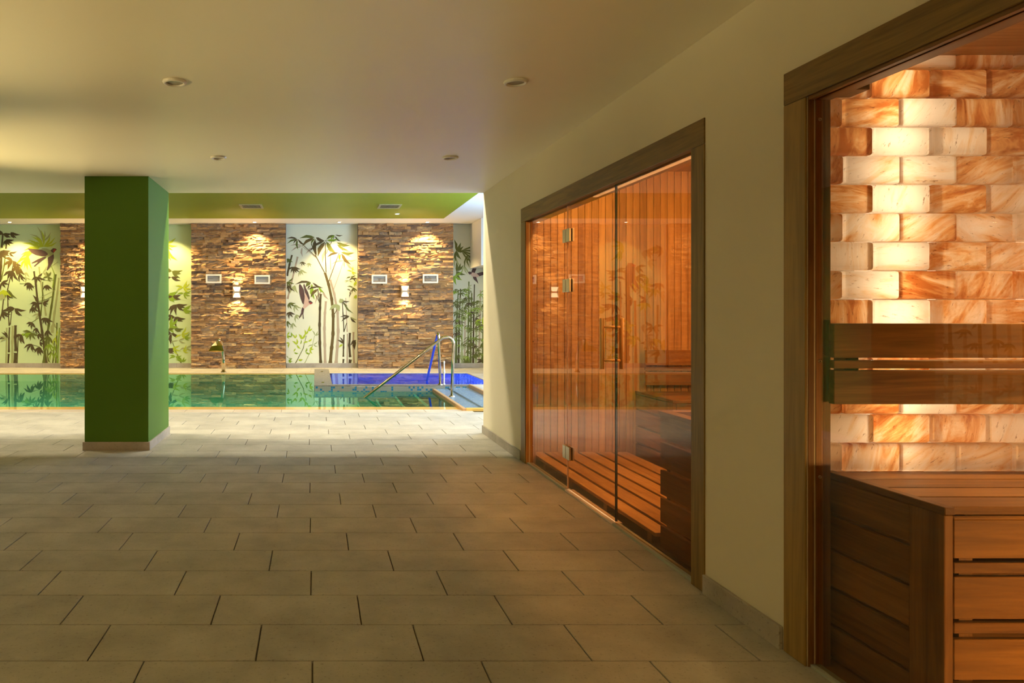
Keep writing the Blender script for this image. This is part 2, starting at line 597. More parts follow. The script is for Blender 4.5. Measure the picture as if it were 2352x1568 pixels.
def water_mat(name, tint):
    m, nt, b = newmat(name)
    nt.nodes.remove(b)
    out = nt.nodes['Material Output']
    gl = N(nt, 'ShaderNodeBsdfGlass')
    setin(gl, Color=tint, Roughness=0.0, IOR=1.33)
    ge = N(nt, 'ShaderNodeNewGeometry')
    no = N(nt, 'ShaderNodeTexNoise')
    setin(no, Scale=2.2, Detail=2.0)
    nt.links.new(ge.outputs['Position'], no.inputs['Vector'])
    bp = N(nt, 'ShaderNodeBump')
    setin(bp, Strength=0.010, Distance=0.02)
    nt.links.new(no.outputs['Fac'], bp.inputs['Height'])
    nt.links.new(bp.outputs['Normal'], gl.inputs['Normal'])
    nt.links.new(gl.outputs[0], out.inputs['Surface'])
    return m
M['water'] = water_mat('still_pool_water', (0.62, 1.0, 0.84, 1))
M['spa_water'] = water_mat('whirlpool_water', (0.50, 0.66, 1.0, 1))

# ------------------------------------------------------------------ main dimensions (metres; X right, Y into the picture, Z up)
WX = 1.72            # face of the right-hand corridor wall
CORNER = 7.45        # where that wall, the low ceiling and the column end
H1, H2 = 2.46, 3.187  # corridor ceiling, pool hall ceiling
LX = -13.0           # left end of the pool hall
CLX = -4.2           # left wall of the corridor
REAR = -4.0
RX = 4.6             # right wall of the pool hall
YB = 16.2            # mural wall
YS = 15.97           # face of the ledge stone
P0, P1 = 9.25, 14.70  # near and far pool edge
PRX = 1.85           # right end of the main pool
SPX0, SPX1 = -0.02, 3.05  # spa
SPY = 11.45

# ------------------------------------------------------------------ floor
bm = bmesh.new()
box(bm, LX, RX, REAR, P0 - 0.005, -0.10, -0.010)          # corridor and near pool edge
box(bm, PRX + 0.001, RX, P0 - 0.005, SPY, -0.10, -0.010)
box(bm, SPX1 + 0.001, RX, SPY, P1, -0.10, -0.010)
box(bm, LX, RX, P1, YB + 0.1, -0.10, -0.010)
floor = struct(obj('floor', bm, M['grout']), 'beige stone-look tiled floor of corridor and pool deck')

def tile_mesh(name, w, d, mat, h=0.012):
    bm = bmesh.new()
    box(bm, -w / 2, w / 2, -d / 2, d / 2, -h, 0)
    edges = [e for e in bm.edges if e.verts[0].co.z > -1e-5 and e.verts[1].co.z > -1e-5]
    bmesh.ops.bevel(bm, geom=edges, offset=0.002, segments=1, affect='EDGES')
    return mesh_of(name, bm, mat)

TW, TD, J = 0.60, 0.30, 0.005
full_tile = tile_mesh('tile', TW - J, TD - J, M['tile'])
stuff_bm = bmesh.new()
def floor_limits(y):
    return (CLX if y < CORNER else -8.0), (1.745 if y < CORNER else RX)
n_tiles = 0
k = -22
while True:
    yc = 2.588 + 0.3 * (k - 0.5)
    if yc + 0.15 > P0 - 0.24:
        break
    off = -0.011 - 0.2033 * k
    x0lim, x1lim = floor_limits(yc)
    i0 = int(math.floor((x0lim - off) / TW)) - 1
    for i in range(i0, i0 + 40):
        a, b_ = off + i * TW, off + (i + 1) * TW
        a2, b2 = max(a, x0lim), min(b_, x1lim)
        if b2 - a2 < 0.03:
            continue
        yn, yf = yc - 0.15, yc + 0.15
        seen = yf > 2.43 and b2 > -PX0 * yf / FPX - 0.05 and a2 < (2352 - PX0) * yf / FPX and (yc < 7.4 or a2 < 1.76 * yc / 7.42)
        if seen and n_tiles < 300:
            n_tiles += 1
            if b2 - a2 > 0.599:
                link('tile', full_tile, floor, ((a2 + b2) / 2, yc, 0))
            else:
                link('tile', full_tile, floor, ((a2 + b2) / 2, yc, 0), scale=((b2 - a2 - J) / (TW - J), 1, 1))
        else:
            box(stuff_bm, a2 + J / 2, b2 - J / 2, yn + J / 2, yf - J / 2, -0.012, 0)
    k += 1
y_t = 2.588 + 0.3 * (k - 1)
# cut row that fills up to the coping
box(stuff_bm, -8, RX, y_t + J, P0 - 0.25, -0.012, 0)
# deck beyond the pool and right of it
for j in range(5):
    ya = P1 + 0.02 + j * 0.3
    for i in range(30):
        xa = LX + 0.3 * (j % 2) + i * 0.6
        if xa < RX - 0.1:
            box(stuff_bm, xa, min(RX, xa + 0.595), ya, ya + 0.295, -0.012, 0)
for j in range(11):
    for i in range(3):
        box(stuff_bm, SPX1 + 0.03 + i * 0.52, min(RX, SPX1 + 0.545 + i * 0.52), SPY + j * 0.296, SPY + 0.29 + j * 0.296, -0.012, 0)
st = obj('far_floor_tiles', stuff_bm, M['tile'], floor)
st['kind'] = 'stuff'

# coping along the near pool edge, one tile after the other
cop = struct(empty('trim_1', (0, P0 - 0.125, 0)), 'pinkish beige coping tiles along the near pool edge')
cop_me = tile_mesh('coping_tile', 0.595, 0.24, M['coping'])
for i in range(22):
    x = -11.1 + 0.6 * i + 0.17
    if x < PRX - 0.3 or x > 2.4:
        link('coping_tile', cop_me, cop, (x, 0, 0.001))
    elif x < PRX:
        link('coping_tile', cop_me, cop, (x, 0, 0.001))

# ------------------------------------------------------------------ pool
DEPTH = -1.47
bm = bmesh.new()
# floor
def quad(bm, pts, mi=0):
    f = bm.faces.new([bm.verts.new(p) for p in pts])
    f.material_index = mi
quad(bm, [(LX, P0, DEPTH), (PRX, P0, DEPTH), (PRX, SPY, DEPTH), (LX, SPY, DEPTH)])
quad(bm, [(LX, SPY, DEPTH), (SPX0, SPY, DEPTH), (SPX0, P1, DEPTH), (LX, P1, DEPTH)])
quad(bm, [(LX, P1, DEPTH), (SPX0, P1, DEPTH), (SPX0, P1, 0), (LX, P1, 0)], 1)
quad(bm, [(LX, P0, DEPTH), (LX, P0, -0.01), (PRX, P0, -0.01), (PRX, P0, DEPTH)], 1)
quad(bm, [(LX, P0, DEPTH), (LX, P1, DEPTH), (LX, P1, 0), (LX, P0, 0)], 1)
quad(bm, [(PRX, P0, DEPTH), (PRX, P0, -0.01), (PRX, SPY, -0.01), (PRX, SPY, DEPTH)], 1)
basin = struct(obj('pool_basin', bm, [M['pool_tile'], M['pool_wall']]), 'green tiled basin of the indoor pool')
bm = bmesh.new()
box(bm, LX, PRX, P0, P0 + 0.30, -0.05, -0.006)
box(bm, LX, SPX0, P1 - 0.10, P1, -0.05, -0.004)
ledge = struct(obj('trim_2', bm, M['wet']), 'wet yellowish overflow ledge around the pool')
bm = bmesh.new()
quad(bm, [(LX, P0 + 0.25, -0.012), (PRX, P0 + 0.25, -0.012), (PRX, SPY, -0.012), (LX, SPY, -0.012)])
quad(bm, [(LX, SPY, -0.012), (SPX0, SPY, -0.012), (SPX0, P1 - 0.05, -0.012), (LX, P1 - 0.05, -0.012)])
tag(obj('pool_water', bm, M['water']), 'still green water of the long pool mirroring the back wall', 'water', kind='stuff')

# underwater steps below the handrail
stp = empty('pool_steps', (1.2, 10.5, 0), 'pale mosaic steps under water below the near handrail', 'steps')
for i in range(4):
    xa, xb = PRX - 0.30 * (i + 1), PRX - 0.30 * i
    boxobj('step', xa, xb, P0 + 0.32, SPY - 0.01, DEPTH + 0.005, -0.28 - 0.27 * i, M['pool_tile'], stp, 0.01)

# unseen underwater fill lamps, added to brighten the pool basin
pool_lens = emit('pool_fill_lens', (0.75, 1.0, 0.85, 1), 3.0)
for i, x in enumerate((-10.5, -8.0, -5.5, -3.0, -0.8)):
    bm = bmesh.new()
    lathe(bm, [(0.0, 0.030), (0.07, 0.030), (0.085, 0.02), (0.10, 0.012), (0.10, 0.0)], 20, [1, 1, 0, 0])
    o = obj('underwater_fill_lamp', bm, [M['steel'], pool_lens], None, (x, P0 + 0.001, -0.62))
    o.rotation_euler = (R(-90), 0, 0)
    tag(o, 'unseen underwater fill lamp added in the near pool wall', 'lamp', 'added underwater fill lamps')
    add_light('pool_fill_light', 'AREA', (x, P0 + 0.06, -0.62), 75, (0.75, 1.0, 0.80), (R(90), 0, 0), shape='DISK', size=0.25)

# ------------------------------------------------------------------ spa (whirlpool) with mosaic rim
spa = struct(empty('whirlpool', (SPX0, SPY, 0)), 'raised mosaic-rimmed whirlpool lit blue beside the main pool')
RIM = 0.085
bm = bmesh.new()
box(bm, SPX0, RX, SPY, SPY + 0.17, DEPTH, RIM - 0.012)
bevel(bm, 0.01, 2)
obj('rim_front', bm, M['spa_face'], spa, (-SPX0, -SPY, 0))
bm = bmesh.new()
box(bm, SPX0, SPX0 + 0.28, SPY + 0.171, P1 + 0.02, DEPTH, RIM - 0.012)
obj('rim_side', bm, M['spa_face'], spa, (-SPX0, -SPY, 0))
bm = bmesh.new()
box(bm, SPX0 - 0.005, RX, SPY - 0.004, SPY + 0.174, RIM - 0.012, RIM)
obj('rim_cap', bm, M['spa_top'], spa, (-SPX0, -SPY, 0))
bm = bmesh.new()
box(bm, SPX0 - 0.005, SPX0 + 0.284, SPY + 0.1745, P1 + 0.02, RIM - 0.012, RIM)
obj('rim_cap', bm, M['spa_top'], spa, (-SPX0, -SPY, 0))
for q in (0.45, 2.6):
    bm = bmesh.new()
    lathe(bm, [(0.0, 0.012), (0.022, 0.012), (0.03, 0.0)], 12)
    obj('jet_button', bm, M['steel'], spa, (0.14, q, RIM), smooth=True)
bm = bmesh.new()
a, b_ = SPX0 + 0.28, SPX1
y0, y1 = SPY + 0.17, P1
quad(bm, [(a, y0, -0.9), (b_, y0, -0.9), (b_, y1, -0.9), (a, y1, -0.9)])
quad(bm, [(a, y1, -0.9), (b_, y1, -0.9), (b_, y1, 0.0), (a, y1, 0.0)])
quad(bm, [(b_, y0, -0.9), (b_, y0, 0.0), (b_, y1, 0.0), (b_, y1, -0.9)])
quad(bm, [(a, y0, -0.9), (a, y1, -0.9), (a, y1, 0.0), (a, y0, 0.0)])
quad(bm, [(a, y0, -0.9), (a, y0, 0.0), (b_, y0, 0.0), (b_, y0, -0.9)])
obj('basin', bm, M['spa_in'], spa, (-SPX0, -SPY, 0))
bm = bmesh.new()
quad(bm, [(a, y0, 0.0), (b_, y0, 0.0), (b_, y1, 0.0), (a, y1, 0.0)])
tag(obj('whirlpool_water', bm, M['spa_water'], None, (0, 0, -0.004)), 'blue-lit still water inside the mosaic whirlpool', 'water', kind='stuff')
for x in (0.75, 1.5, 2.3):
    bm = bmesh.new()
    lathe(bm, [(0.0, 0.02), (0.05, 0.02), (0.07, 0.0)], 16, [1, 0])
    o = obj('whirlpool_lamp', bm, [M['steel'], emit('blue_lens', (0.05, 0.12, 1, 1), 4)], None, (x, y0 + 0.001, -0.35))
    o.rotation_euler = (R(-90), 0, 0)
    tag(o, 'round blue lamp under the whirlpool water', 'lamp', 'blue whirlpool lamps')
    add_light('blue_light', 'AREA', (x, y0 + 0.06, -0.35), 220, (0.12, 0.20, 1.0), (R(90), 0, 0), shape='DISK', size=0.2)

# blue mosaic entry steps right of the pool
ent = empty('entry_steps', (2.1, 10.3, 0), 'low blue mosaic entry steps with brown nosing right of the pool', 'steps')
boxobj('tread', PRX + 0.04, 2.09, 9.17, SPY - 0.006, -0.008, 0.030, M['blue_mosaic'], ent)
boxobj('tread', 2.091, 2.41, 9.17, SPY - 0.006, -0.008, 0.050, M['blue_mosaic'], ent)
boxobj('nosing', PRX - 0.01, PRX + 0.039, 9.12, SPY - 0.006, -0.06, 0.034, M['nosing'], ent, 0.008, 2)
boxobj('nosing', PRX + 0.04, 2.45, 9.12, 9.169, -0.008, 0.036, M['wet'], ent, 0.006)
boxobj('nosing', 2.411, 2.46, 9.75, SPY - 0.006, -0.008, 0.105, M['nosing'], ent, 0.008, 2)
boxobj('landing', 2.461, RX - 0.01, 9.75, SPY - 0.006, -0.008, 0.100, M['coping'], ent, 0.004)

# ------------------------------------------------------------------ ceilings
bm = bmesh.new()
box(bm, CLX - 0.2, WX + 0.0, REAR - 0.2, CORNER, H1, H2 + 0.15)
box(bm, WX + 0.0, 4.5, REAR - 0.2, CORNER - 0.16, 2.52, H2 + 0.15)
struct(obj('ceiling', bm, M['ceil']), 'low cream ceiling of the corridor')
bm = bmesh.new()
box(bm, LX, RX + 0.2, CORNER, YB + 0.2, H2, H2 + 0.15)
pc = struct(obj('ceiling', bm, M['hall']), 'white ceiling of the pool hall')
boxobj('green_panel', LX + 0.6, 2.66, 9.0, 15.1, H2 - 0.006, H2 + 0.05, M['green_ceil'], pc)
boxobj('duct_casing', 3.44, RX - 0.002, 15.1, YB - 0.03, 2.21, H2 + 0.05, M['hall'], pc)

# ------------------------------------------------------------------ walls
SY0, SY1 = 3.319, 5.945     # sauna opening
TY0, TY1 = 0.70, 2.545      # salt room opening
HZ = 1.985                  # underside of the headers
WT = 0.08
bm = bmesh.new()
box(bm, WX, WX + WT, SY1, CORNER, 0, H1 + 0.06)
box(bm, WX, WX + WT, SY0, SY1, HZ + 0.02, H1 + 0.06)
box(bm, WX, WX + WT, TY1, SY0, 0, H1 + 0.06)
box(bm, WX, WX + WT, TY0, TY1, HZ + 0.02, H1 + 0.06)
box(bm, WX, WX + WT, REAR, TY0, 0, H1 + 0.06)
struct(obj('wall_right', bm, M['white']), 'cream corridor wall with the sauna and salt room openings')
bm = bmesh.new()
box(bm, WX + WT, RX, CORNER - 0.15, CORNER, 0, H2)
struct(obj('wall_near', bm, M['hall']), 'pool hall wall turning right at the corridor corner')
bm = bmesh.new()
box(bm, LX, RX + 0.2, YB, YB + 0.2, -0.1, H2 + 0.1)
struct(obj('wall_back', bm, M['hall']), 'back wall of the pool hall behind murals and stone')
bm = bmesh.new()
box(bm, LX - 0.2, LX, CORNER - 0.2, YB + 0.2, -0.1, H2 + 0.1)
struct(obj('wall_left', bm, M['hall']), 'left end wall of the pool hall')
bm = bmesh.new()
box(bm, LX, CLX, CORNER - 0.2, CORNER, -0.1, H2 + 0.1)
box(bm, CLX - 0.2, CLX, REAR, CORNER - 0.2, -0.1, H1)
struct(obj('wall_side', bm, M['white']), 'left wall of the corridor')
bm = bmesh.new()
box(bm, CLX - 0.2, 4.5, REAR - 0.2, REAR, -0.1, H1)
struct(obj('wall_rear', bm, M['white']), 'rear wall of the corridor')
bm = bmesh.new()
for (a, b_, c, d) in ((CORNER - 0.15, 9.0, 0, H2), (13.0, YB, 0, H2), (9.0, 13.0, 0, 1.0), (9.0, 13.0, 2.8, H2)):
    box(bm, RX, RX + 0.2, a, b_, c - 0.1, d + 0.1)
struct(obj('wall_east', bm, M['hall']), 'right wall of the pool hall with the daylight window')
win = struct(empty('window_1', (RX + 0.1, 11.0, 1.0)), 'wide daylight window in the right pool hall wall')
boxobj('pane', RX + 0.096, RX + 0.104, 9.05, 12.95, 1.05, 2.75, M['salt_glass'], win)
for (a, b_, c, d) in ((9.0, 9.05, 1.0, 2.8), (12.95, 13.0, 1.0, 2.8), (9.05, 12.95, 1.0, 1.05), (9.05, 12.95, 2.75, 2.8), (10.98, 11.02, 1.05, 2.75)):
    boxobj('window_frame', RX + 0.07, RX + 0.13, a, b_, c, d, M['off_white'], win)

# ------------------------------------------------------------------ skirting tiles
def skirting(name, label, x0, x1, y0, y1, z1, step, axis, cuts=None, offset=0.0):
    root = struct(empty(name, ((x0 + x1) / 2, (y0 + y1) / 2, 0)), label)
    a, b_ = (x0, x1) if axis == 'X' else (y0, y1)
    p = a
    q = a + (offset or step)
    while p < b_ - 0.005:
        q = min(q, b_)
        if axis == 'X':
            boxobj('skirting_tile', p + 0.0012, q - 0.0012, y0, y1, 0, z1, M['skirt'], root, 0.0015)
        else:
            boxobj('skirting_tile', x0, x1, p + 0.0012, q - 0.0012, 0, z1, M['skirt'], root, 0.0015)
        p, q = q, q + step
    return root
skirting('baseboard_right', 'skirting tiles between the corridor corner and the sauna', 1.706, WX, 6.08, CORNER + 0.012, 0.080, 0.6, 'Y', offset=0.8)
skirting('baseboard_right', 'skirting tiles between the sauna and the salt room', 1.704, WX - 0.001, 2.672, 3.205, 0.085, 0.6, 'Y')
skirting('baseboard_near', 'skirting tiles around the corridor corner', 1.706, RX, CORNER, CORNER + 0.012, 0.08, 0.6, 'X')

# ------------------------------------------------------------------ green column
CX0, CX1, CY0, CY1 = -2.076, -1.503, 6.53, CORNER - 0.02
column = boxobj('column', CX0, CX1, CY0, CY1, 0.0, H1, M['green_col'])
tag(column, 'square dark green painted column standing before the pool', 'column')
cs = struct(empty('baseboard_column', ((CX0 + CX1) / 2, CY0, 0)), 'beige skirting tiles around the green column')
boxobj('skirting_tile', CX0 - 0.015, CX1 + 0.015, CY0 - 0.014, CY0, 0, 0.075, M['skirt'], cs, 0.0015)
boxobj('skirting_tile', CX0 - 0.015, CX0, CY0 + 0.001, CY1, 0, 0.075, M['skirt'], cs, 0.0015)
boxobj('skirting_tile', CX1, CX1 + 0.015, CY0 + 0.001, CY0 + 0.33, 0, 0.075, M['skirt'], cs, 0.0015)
boxobj('skirting_tile', CX1, CX1 + 0.015, CY0 + 0.333, CY1, 0, 0.075, M['skirt'], cs, 0.0015)

# ------------------------------------------------------------------ ledge stone cladding
rs = random.Random(21)
def stone_variant(i):
    bm = bmesh.new()
    nx, nz = 4, 2
    grid = [[bm.verts.new((-0.5 + gx / nx, -0.5 + (0 if (gx in (0, nx) or gz in (0, nz)) else 0) + rs.uniform(0, 0.42) , -0.5 + gz / nz))
             for gx in range(nx + 1)] for gz in range(nz + 1)]
    for gz in range(nz):
        for gx in range(nx):
            bm.faces.new((grid[gz][gx], grid[gz][gx + 1], grid[gz + 1][gx + 1], grid[gz + 1][gx]))
    back = [bm.verts.new((x, 0.5, z)) for x, z in ((-0.5, -0.5), (0.5, -0.5), (0.5, 0.5), (-0.5, 0.5))]
    bm.faces.new(list(reversed(grid[0])) + [back[0], back[1]])
    bm.faces.new(grid[nz] + [back[2], back[3]])
    bm.faces.new([grid[g][nx] for g in range(nz, -1, -1)] + [back[1], back[2]])
    bm.faces.new([grid[g][0] for g in range(nz + 1)] + [back[3], back[0]])
    bmesh.ops.recalc_face_normals(bm, faces=bm.faces)
    return mesh_of('stone', bm, M['stone'])
stone_vars = [stone_variant(i) for i in range(12)]

def cladding(x0, x1, label, visible=True, seen_x1=None):
    root = tag(empty('stone_cladding', ((x0 + x1) / 2, YS + 0.1, 0)), label, 'stone cladding', 'stone cladding panels on the back wall')
    boxobj('backing', x0 + 0.005, x1 - 0.005, YS + 0.055, YB - 0.001, 0, H2, M['mortar'], root)
    stones = []
    z = 0.0
    while z < H2 - 0.01:
        h = rs.choice((0.046, 0.052, 0.060, 0.068))
        if z + h > H2 - 0.02:
            h = H2 - z - 0.002
        x = x0
        while x < x1 - 0.001:
            w = rs.uniform(0.10, 0.40)
            if x1 - x - w < 0.1:
                w = x1 - x
            if w > 0.26 and h > 0.06 and rs.random() < 0.30:      # two thin stones on top of each other
                for zz, hh in ((z, h * 0.5), (z + h * 0.5, h * 0.5)):
                    stones.append((x, zz, w, hh))
            else:
                stones.append((x, z, w, h))
            x += w
        z += h
    ox, oy = root.location.x, root.location.y
    order = sorted(range(len(stones)), key=lambda n: -(stones[n][2] * stones[n][3] + (-1 if seen_x1 and stones[n][0] > seen_x1 else 0)))
    single = set(order[:300]) if visible else set()
    sb = bmesh.new()
    for n, (x, zz, w, hh) in enumerate(stones):
        d = 0.085 + rs.uniform(-0.028, 0.034)
        yc = YS + 0.075 - d / 2
        g = 0.0022
        if n in single:
            o = link('stone', rs.choice(stone_vars), root, (x + w / 2 - ox, yc - oy, zz + hh / 2), scale=(w - g, d, hh - g))
        else:
            box(sb, x + g / 2, x + w - g / 2, yc - d / 2, yc + d / 2, zz + g / 2, zz + hh - g / 2)
    if len(sb.faces):
        s = obj('small_stones', sb, M['stone'], root, (-ox, -oy, 0))
        s['kind'] = 'stuff'
    else:
        sb.free()
    return root
def wx(p, Y=YS):
    return (p - PX0) * Y / FPX
PAN = [(wx(439), wx(656)), (wx(822.5), wx(1041))]
cladding(*PAN[0], 'brown ledge stone cladding behind the swan-neck pool spout')
cladding(*PAN[1], 'brown ledge stone cladding behind the blue whirlpool and handrails')
P1L = (wx(138), wx(275))
cladding(*P1L, 'narrow strip of brown ledge stone cladding left of the green column', seen_x1=wx(200))
cladding(-10.3, -8.5, 'brown ledge stone cladding far left, seen only mirrored in glass', visible=False)

# ------------------------------------------------------------------ murals
MC = {
    'dark': plain('mural_dark_olive', lin(74, 62, 28), 0.7), 'brown': plain('mural_umber', lin(96, 80, 34), 0.7),
    'shade': plain('mural_grey_shadow', lin(176, 160, 138), 0.7), 'sage': plain('mural_sage_shadow', lin(158, 168, 116), 0.7),
    'green': plain('mural_leaf_green', lin(128, 160, 34), 0.7), 'lime': plain('mural_lime', lin(170, 190, 40), 0.7),
    'moss': plain('mural_moss', lin(92, 100, 34), 0.7), 'plum': plain('mural_plum', lin(84, 60, 58), 0.7),
    'blush': plain('mural_blush', lin(206, 176, 160), 0.7), 'red': plain('mural_red', lin(170, 52, 40), 0.7),
}
MK = list(MC)
MAT_LIST = [MC[k] for k in MK]

class Mural:
    """flat print on a wall panel; shapes are given in photo pixels of the panel"""
    def __init__(self, x0, x1, ztop, bg, label):
        self.x0, self.x1 = x0, x1
        self.root = tag(empty('bamboo_mural', ((x0 + x1) / 2, YB, 0.1)), label, 'mural', 'bamboo murals on the back wall')
        boxobj('panel', x0, x1, YB - 0.012, YB - 0.0005, 0.10, ztop, bg, self.root)
        for xe in (x0, x1 - 0.014):
            boxobj('edge_strip', xe, xe + 0.014, YB - 0.018, YB - 0.0125, 0.10, ztop, M['off_white'], self.root)
        self.bm = bmesh.new()
        self.bird = bmesh.new()
        self.n = 0
    def poly(self, pts, col, layer, bird=False):
        bm = self.bird if bird else self.bm
        self.n += 1
        y = YB - 0.0125 - 0.0008 * layer - (self.n % 97) * 0.000006
        vs_ = []
        for x, yy in pts:
            X, Z = px(x, yy, YB)
            X = min(max(X, self.x0 + 0.002), self.x1 - 0.002)
            Z = max(Z, 0.102)
            vs_.append(bm.verts.new((X, y, Z)))
        try:
            f = bm.faces.new(vs_)
            f.material_index = MK.index(col)
        except ValueError:
            pass
    def ribbon(self, pts, col, layer, nodes=True):
        """pts: (x, y, width)"""
        L, Rr = [], []
        for i, (x, y, w) in enumerate(pts):
            a = pts[max(0, i - 1)]
            c = pts[min(len(pts) - 1, i + 1)]
            dx, dy = c[0] - a[0], c[1] - a[1]
            l = math.hypot(dx, dy) or 1
            nx, ny = -dy / l, dx / l
            L.append((x + nx * w / 2, y + ny * w / 2))
            Rr.append((x - nx * w / 2, y - ny * w / 2))
        for i in range(len(pts) - 1):
            self.poly([L[i], L[i + 1], Rr[i + 1], Rr[i]], col, layer)
    def cane(self, pts, w0, w1, col, layer, seg=9):
        """bamboo cane: a tapering stem with swollen nodes and small gaps"""
        n = len(pts)
        dense = []
        for i in range(n - 1):
            for t in range(seg):
                u = t / seg
                dense.append((pts[i][0] + (pts[i + 1][0] - pts[i][0]) * u, pts[i][1] + (pts[i + 1][1] - pts[i][1]) * u))
        dense.append(pts[-1])
        m = len(dense)
        out = []
        for i, (x, y) in enumerate(dense):
            w = w0 + (w1 - w0) * i / (m - 1)
            if i % seg == 0 or i % seg == seg - 1:
                w *= 1.22
            out.append((x, y, w))
        self.ribbon(out, col, layer)
    def leaf(self, x, y, tx, ty, w, col, layer):
        dx, dy = tx - x, ty - y
        l = math.hypot(dx, dy) or 1
        w *= 1.45
        nx, ny = -dy / l * w, dx / l * w
        b = 0.10 * l
        bx, by = -dy / l * b, dx / l * b
        self.poly([(x, y), (x + dx * .25 + nx * .42 + bx * .5, y + dy * .25 + ny * .42 + by * .5),
                   (x + dx * .55 + nx * .45 + bx, y + dy * .55 + ny * .45 + by), (tx, ty),
                   (x + dx * .55 - nx * .45 + bx, y + dy * .55 - ny * .45 + by),
                   (x + dx * .25 - nx * .42 + bx * .5, y + dy * .25 - ny * .42 + by * .5)], col, layer)
    def fan(self, x, y, angs, l, w, col, layer, jit=0.18):
        for a in angs:
            ll = l * rs.uniform(1 - jit, 1 + jit)
            self.leaf(x, y, x + ll * math.cos(R(a)), y + ll * math.sin(R(a)), w, col, layer)
    def swallow(self, parts):
        for col, pts in parts:
            self.poly(pts, col, 4 + 0.4 * parts.index((col, pts)), True)
    def done(self, bird=True):
        lx, ly, lz = self.root.location
        obj('painted_bamboo', self.bm, MAT_LIST, self.root, (-lx, -ly, -lz))['kind'] = 'stuff'
        if len(self.bird.faces):
            obj('painted_swallow', self.bird, MAT_LIST, self.root, (-lx, -ly, -lz))
        else:
            self.bird.free()

bg_mid = paint('mural_cream_ground', (0.78, 0.82, 0.66, 1), rough=0.75, var=0.05)
bg_left = paint('mural_green_ground', (0.58, 0.74, 0.42, 1), rough=0.75, var=0.05)
bg_right = paint('mural_grey_ground', (0.66, 0.68, 0.54, 1), rough=0.75, var=0.05)
MT = H2 - 0.001

# --- mural between the two wide stone panels (coordinates read in a 4.75x enlargement)
m = Mural(wx(656), wx(822.5), MT, bg_mid, 'cream mural with tall bamboo and a diving swallow')
C = lambda x, y: (650 + x / 4.75, 520 + y / 4.75)
def canes(lst):
    for pts, w0, w1, col, lay in lst:
        m.cane([C(*p) for p in pts], w0 / 4.75, w1 / 4.75, col, lay)
canes([
    ([(468, 815), (457, 950), (452, 1120), (456, 1300), (460, 1496)], 22, 28, 'shade', 1),
    ([(515, 580), (560, 740), (596, 940), (602, 1150), (592, 1320), (578, 1496)], 20, 32, 'shade', 1),
    ([(160, 330), (120, 500), (90, 620), (50, 790)], 18, 18, 'shade', 1),
    ([(412, 735), (403, 900), (399, 1080), (402, 1280), (412, 1496)], 22, 28, 'dark', 2),
    ([(458, 505), (500, 640), (533, 800), (548, 980), (545, 1180), (530, 1330), (515, 1496)], 24, 34, 'brown', 2),
    ([(98, 312), (70, 420), (44, 540)], 18, 20, 'dark', 2),
    ([(645, 790), (655, 960), (665, 1150)], 8, 11, 'dark', 2),
    ([(665, 1180), (660, 1330), (658, 1420)], 14, 16, 'dark', 2), ([(660, 1445), (655, 1496)], 20, 16, 'dark', 2),
    ([(730, 1160), (722, 1300), (732, 1425)], 22, 24, 'dark', 2), ([(735, 1450), (728, 1496)], 34, 28, 'dark', 2),
    ([(768, 1150), (765, 1300), (775, 1496)], 20, 22, 'shade', 1), ([(703, 1170), (700, 1496)], 12, 14, 'shade', 1),
    ([(685, 780), (692, 960), (700, 1150)], 7, 10, 'shade', 1),
    ([(255, 1190), (220, 1330), (135, 1496)], 5, 9, 'moss', 2), ([(345, 1190), (310, 1340), (235, 1496)], 5, 8, 'sage', 1),
])
for pts, w, col in ([((455, 505), (365, 335), (310, 190)), 8, 'dark'], [((470, 500), (462, 330), (462, 180)), 9, 'dark'],
                    [((497, 605), (560, 430), (612, 290)), 8, 'brown'], [((365, 335), (260, 240), (160, 140)), 7, 'brown'],
                    [((470, 300), (510, 210), (560, 110)), 6, 'dark'], [((395, 830), (380, 680)), 9, 'dark'],
                    [((400, 830), (350, 740)), 6, 'dark'], [((552, 690), (610, 530), (665, 370)), 6, 'shade'],
                    [((555, 965), (590, 905)), 8, 'brown'], [((665, 1150), (695, 1050)), 8, 'dark'], [((520, 470), (515, 260)), 9, 'shade'],
                    [((360, 340), (210, 215)), 5, 'shade'], [((740, 1290), (795, 1240)), 10, 'dark']):
    m.ribbon([C(*p) + (w / 4.75,) for p in pts], col, 2 if col != 'shade' else 1)
